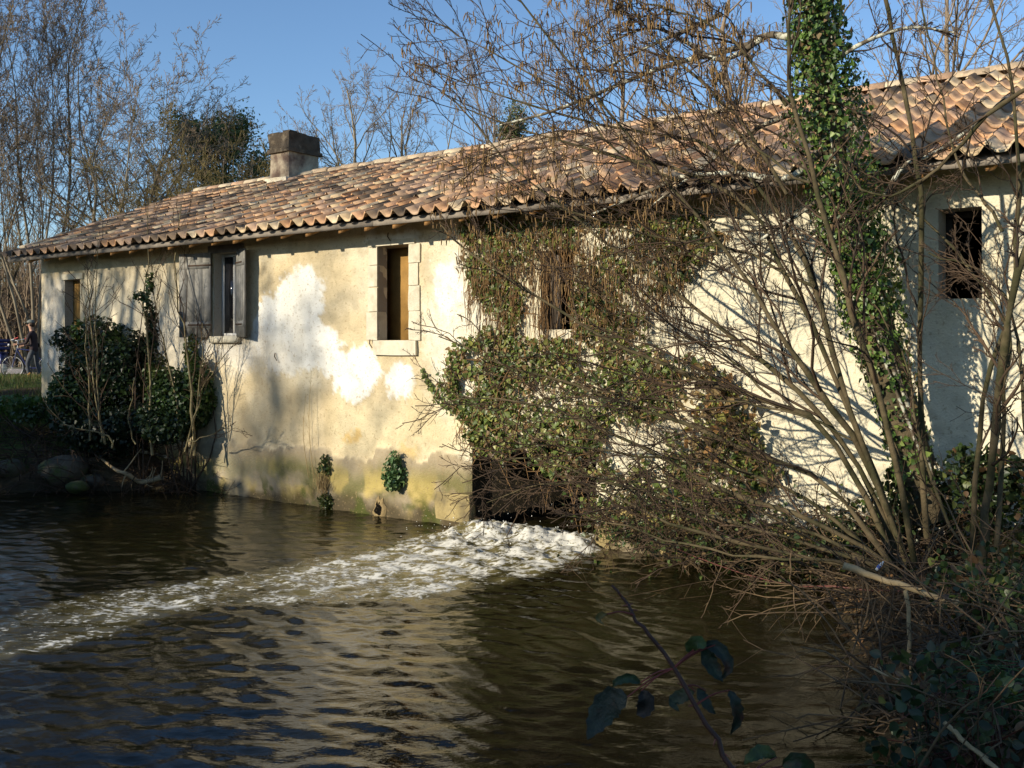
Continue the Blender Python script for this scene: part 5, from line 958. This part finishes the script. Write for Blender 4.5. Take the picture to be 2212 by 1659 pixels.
pr = thing('person', 'person in dark jacket, grey trousers, cap and tan boots beside the house corner', 'person', (px0, PY, pz)); sca = .93
# facing left (-X); joints x (forward is -x), y, z, radius
J = [(.05, 0, .90, .135, .10), (.04, 0, 1.08, .13, .10), (.02, 0, 1.28, .16, .105), (-.01, 0, 1.42, .10, .08), (-.03, 0, 1.50, .052), (-.05, 0, 1.60, .075, .085), (-.05, 0, 1.70, .07, .085),
     (.04, -.10, .86, .09), (-.10, -.11, .50, .062), (-.04, -.11, .12, .042), (-.06, -.11, .04, .04), (-.20, -.12, .03, .035),
     (.06, .10, .86, .09), (.08, .11, .48, .062), (.20, .11, .12, .042), (.20, .11, .05, .04), (.06, .12, .03, .035),
     (.0, -.19, 1.36, .06), (-.06, -.24, 1.10, .045), (-.30, -.20, 1.06, .034), (-.38, -.19, 1.06, .026),
     (.0, .19, 1.36, .06), (-.08, .24, 1.10, .045), (-.30, .20, 1.02, .034), (-.38, .19, 1.02, .026)]
Ed = [(0, 1), (1, 2), (2, 3), (3, 4), (4, 5), (5, 6), (0, 7), (7, 8), (8, 9), (9, 10), (10, 11), (0, 12), (12, 13), (13, 14), (14, 15), (15, 16), (2, 17), (17, 18), (18, 19), (19, 20), (2, 21), (21, 22), (22, 23), (23, 24)]
for h, (hx, hy, hz) in ((20, (-.38, -.19, 1.06)), (24, (-.38, .19, 1.02))):     # five curled fingers each
    for f in range(5):
        a = (f - 1.5) * .019; n0 = len(J)
        if f < 4: J += [(hx - .05, hy + a * .3, hz + a, .009), (hx - .085, hy + a * .3 - .01, hz + a - .012, .008), (hx - .08, hy + a * .3 - .015, hz + a - .04 + .004 * f, .007)]
        else: J += [(hx - .02, hy - .03, hz + .02, .010), (hx - .05, hy - .045, hz + .01, .008), (hx - .07, hy - .04, hz - .01, .007)]
        Ed += [(h, n0), (n0, n0 + 1), (n0 + 1, n0 + 2)]
vs = [(px0 + v[0] * sca, PY + v[1] * sca, pz + v[2] * sca, *[q * sca for q in v[3:]]) for v in J]
me = skin_body('body', vs, Ed, 0, pr)
for k_ in ('jacket', 'jeans', 'skin', 'boot'): me.materials.append(M[k_])
for p in me.polygons:
    c = np.array(p.center); zz = (c[2] - pz) / sca; fx = (c[0] - px0) / sca
    p.material_index = 2 if (zz > 1.47 or (fx < -.34 and .9 < zz < 1.2)) else 0 if zz > .86 else 1 if zz > .17 else 3
ob('body', me, pr)
hc = np.array([px0 - .05 * sca, PY, pz + 1.66 * sca])
def ell(c, r3, name, mat, parent, half=False, seg=12):
    th = np.linspace(0, math.pi * (.5 if half else 1), 7)[:, None]; ph = np.linspace(0, 2 * math.pi, seg, endpoint=False)[None]; V = np.array(c) + np.stack([np.sin(th) * np.cos(ph), np.sin(th) * np.sin(ph), np.cos(th) + 0 * ph], -1) * np.array(r3)
    i = np.arange(6)[:, None] * seg; j = np.arange(seg)[None]; F = np.stack(np.broadcast_arrays(i + j, i + seg + j, i + seg + (j + 1) % seg, i + (j + 1) % seg), -1).reshape(-1, 4); return ob(name, mesh_np(name, V.reshape(-1, 3), F, M[mat], None, True), parent)
cp = ell(hc + (0, 0, .045), (.105, .09, .085), 'cap', 'cap', pr, True); ell(hc + (-.12, 0, .05), (.075, .07, .012), 'cap_peak', 'cap', cp)
hd = ell(hc + (.03, 0, .0), (.085, .083, .09), 'hair', 'metal', pr); ell(hc + (-.095, 0, -.03), (.018, .013, .022), 'nose', 'skin', pr)
for sy in (-1, 1): ell(hc + (-.078, sy * .032, .0), (.010, .012, .008), 'eye', 'dark', pr); ell(hc + (.0, sy * .082, -.02), (.02, .01, .03), 'ear', 'skin', pr)
ell(hc + (-.082, 0, -.07), (.008, .025, .006), 'mouth', 'bramble', pr)
for (bx, by, bz) in ((-.11, -.11, .0), (.14, .11, .0)):
    c_ = np.array([px0 + bx * sca, PY + by * sca, pz + bz]); bt = ell(c_ + (0, 0, .045), (.15, .052, .055), 'boot', 'boot', pr); ell(c_ + (.075, 0, .13), (.058, .055, .10), 'boot_shaft', 'boot', bt)
# bicycle held by the handlebar, behind the person
BY = 27.75; bz0 = EYE + (HOR - 819) / FPX * BY; bx0 = (22 - CPX) / FPX * BY
bk = thing('bicycle', 'blue bicycle with upright handlebar held by the person', 'bicycle', (bx0 + .5, BY, bz0))
M['bikeblue'] = material('blue_enamel', (.02, .026, .11), rough=.3, var=.05, spec=.6); M['chrome'] = material('bright_metal', (.6, .6, .6), rough=.2, var=.05, spec=.8); M['tyre'] = material('black_tyre', (.02, .02, .02), rough=.8, var=.1); M['red'] = material('red_grip', (.35, .03, .03), rough=.5, var=.05)
bp_ = lambda x, z, y=0: np.array([bx0 + x, BY + y, bz0 + z])
for wxc in (0.06, 1.08):
    an = np.linspace(0, 2 * math.pi, 25); C = np.array([bp_(wxc + .32 * math.cos(a), .33 + .32 * math.sin(a)) for a in an]); mb = MB(); mb.tube(C, np.full(25, .017), 6); wh = mb.build('wheel', M['tyre'], bk, True); mb = MB(); mb.tube(np.array([bp_(wxc + .30 * math.cos(a), .33 + .30 * math.sin(a)) for a in an]), np.full(25, .008), 5); mb.build('rim', M['chrome'], wh)
    mb = MB()
    for a in np.linspace(0, 2 * math.pi, 17)[:-1]: mb.tube([bp_(wxc, .33), bp_(wxc + .3 * math.cos(a), .33 + .3 * math.sin(a))], [.0025, .0025], 3)
    mb.build('spokes', M['chrome'], wh)
mb = MB()
for a, b2 in (((.06, .33), (.20, .86)), ((.20, .80), (.50, .30)), ((.20, .84), (.62, .80)), ((.50, .30), (.64, .86)), ((.50, .30), (1.08, .33)), ((.62, .78), (1.08, .33))): mb.tube([bp_(*a), bp_(*b2)], [.018, .016], 7)
mb.build('frame', M['bikeblue'], bk, True); mb = MB(); mb.tube(spline([bp_(.20, .86), bp_(.22, 1.05), bp_(.14, 1.08)], 6), np.full(6, .014), 6); mb.tube(spline([bp_(.26, 1.12, -.29), bp_(.12, 1.08, -.2), bp_(.12, 1.06, 0), bp_(.12, 1.08, .2), bp_(.26, 1.12, .29)], 12), np.full(12, .012), 6); hb = mb.build('handlebar', M['chrome'], bk, True)
for sy in (-1, 1): mb = MB(); mb.tube([bp_(.26, 1.12, sy * .29), bp_(.38, 1.16, sy * .31)], [.018, .018], 6); mb.build('grip', M['red'], hb, True)
mb = MB(); mb.tube(spline([bp_(.56, .92), bp_(.66, .93), bp_(.80, .95)], 7), [.02, .04, .05, .065, .08, .08, .05], 8); mb.build('saddle', M['tyre'], bk, True)
lathe(bp_(.0, .95), (-1, 0, 0), [(0, .012), (.02, .035), (.05, .04), (.055, .002)], M['chrome'], 'lamp', bk)
mb = MB(); mb.tube([bp_(.50, .30, -.06), bp_(.50, .30, .06)], [.06, .06], 10); mb.tube([bp_(.50, .30, -.07), bp_(.56, .14, -.07)], [.01, .01], 5); mb.build('crank', M['chrome'], bk)
# dark blue bench and pale marker stone by the path
bn = thing('park_bench', 'dark blue bench by the path cut by the left picture edge', 'bench', W(2, 792, 31)); c_ = W(0, 792, 31)
def wbox(c, a, b2): return MB().add(np.array([(c[0] + x, c[1] + y, c[2] + z) for z in (a[2], b2[2]) for x, y in ((a[0], a[1]), (b2[0], a[1]), (b2[0], b2[1]), (a[0], b2[1]))]), BOXF)
for i in range(3): wbox(c_, (-1.4, -.2 + i * .14, .42), (.18, -.08 + i * .14, .46)).build('seat_slat', M['bikeblue'], bn); wbox(c_, (-1.4, .22, .52 + i * .12), (.18, .25, .62 + i * .12)).build('back_slat', M['bikeblue'], bn)
for x_ in (-1.3, .08): wbox(c_, (x_, -.18, -.1), (x_ + .06, .20, .42)).build('leg', M['bikeblue'], bn)
rock('pale marker stone by the path at the left edge', W(4, 806, 30) + ZV * .08, (.14, .14, .17), 880, 'stone'); bpy.data.objects[-1] if False else None
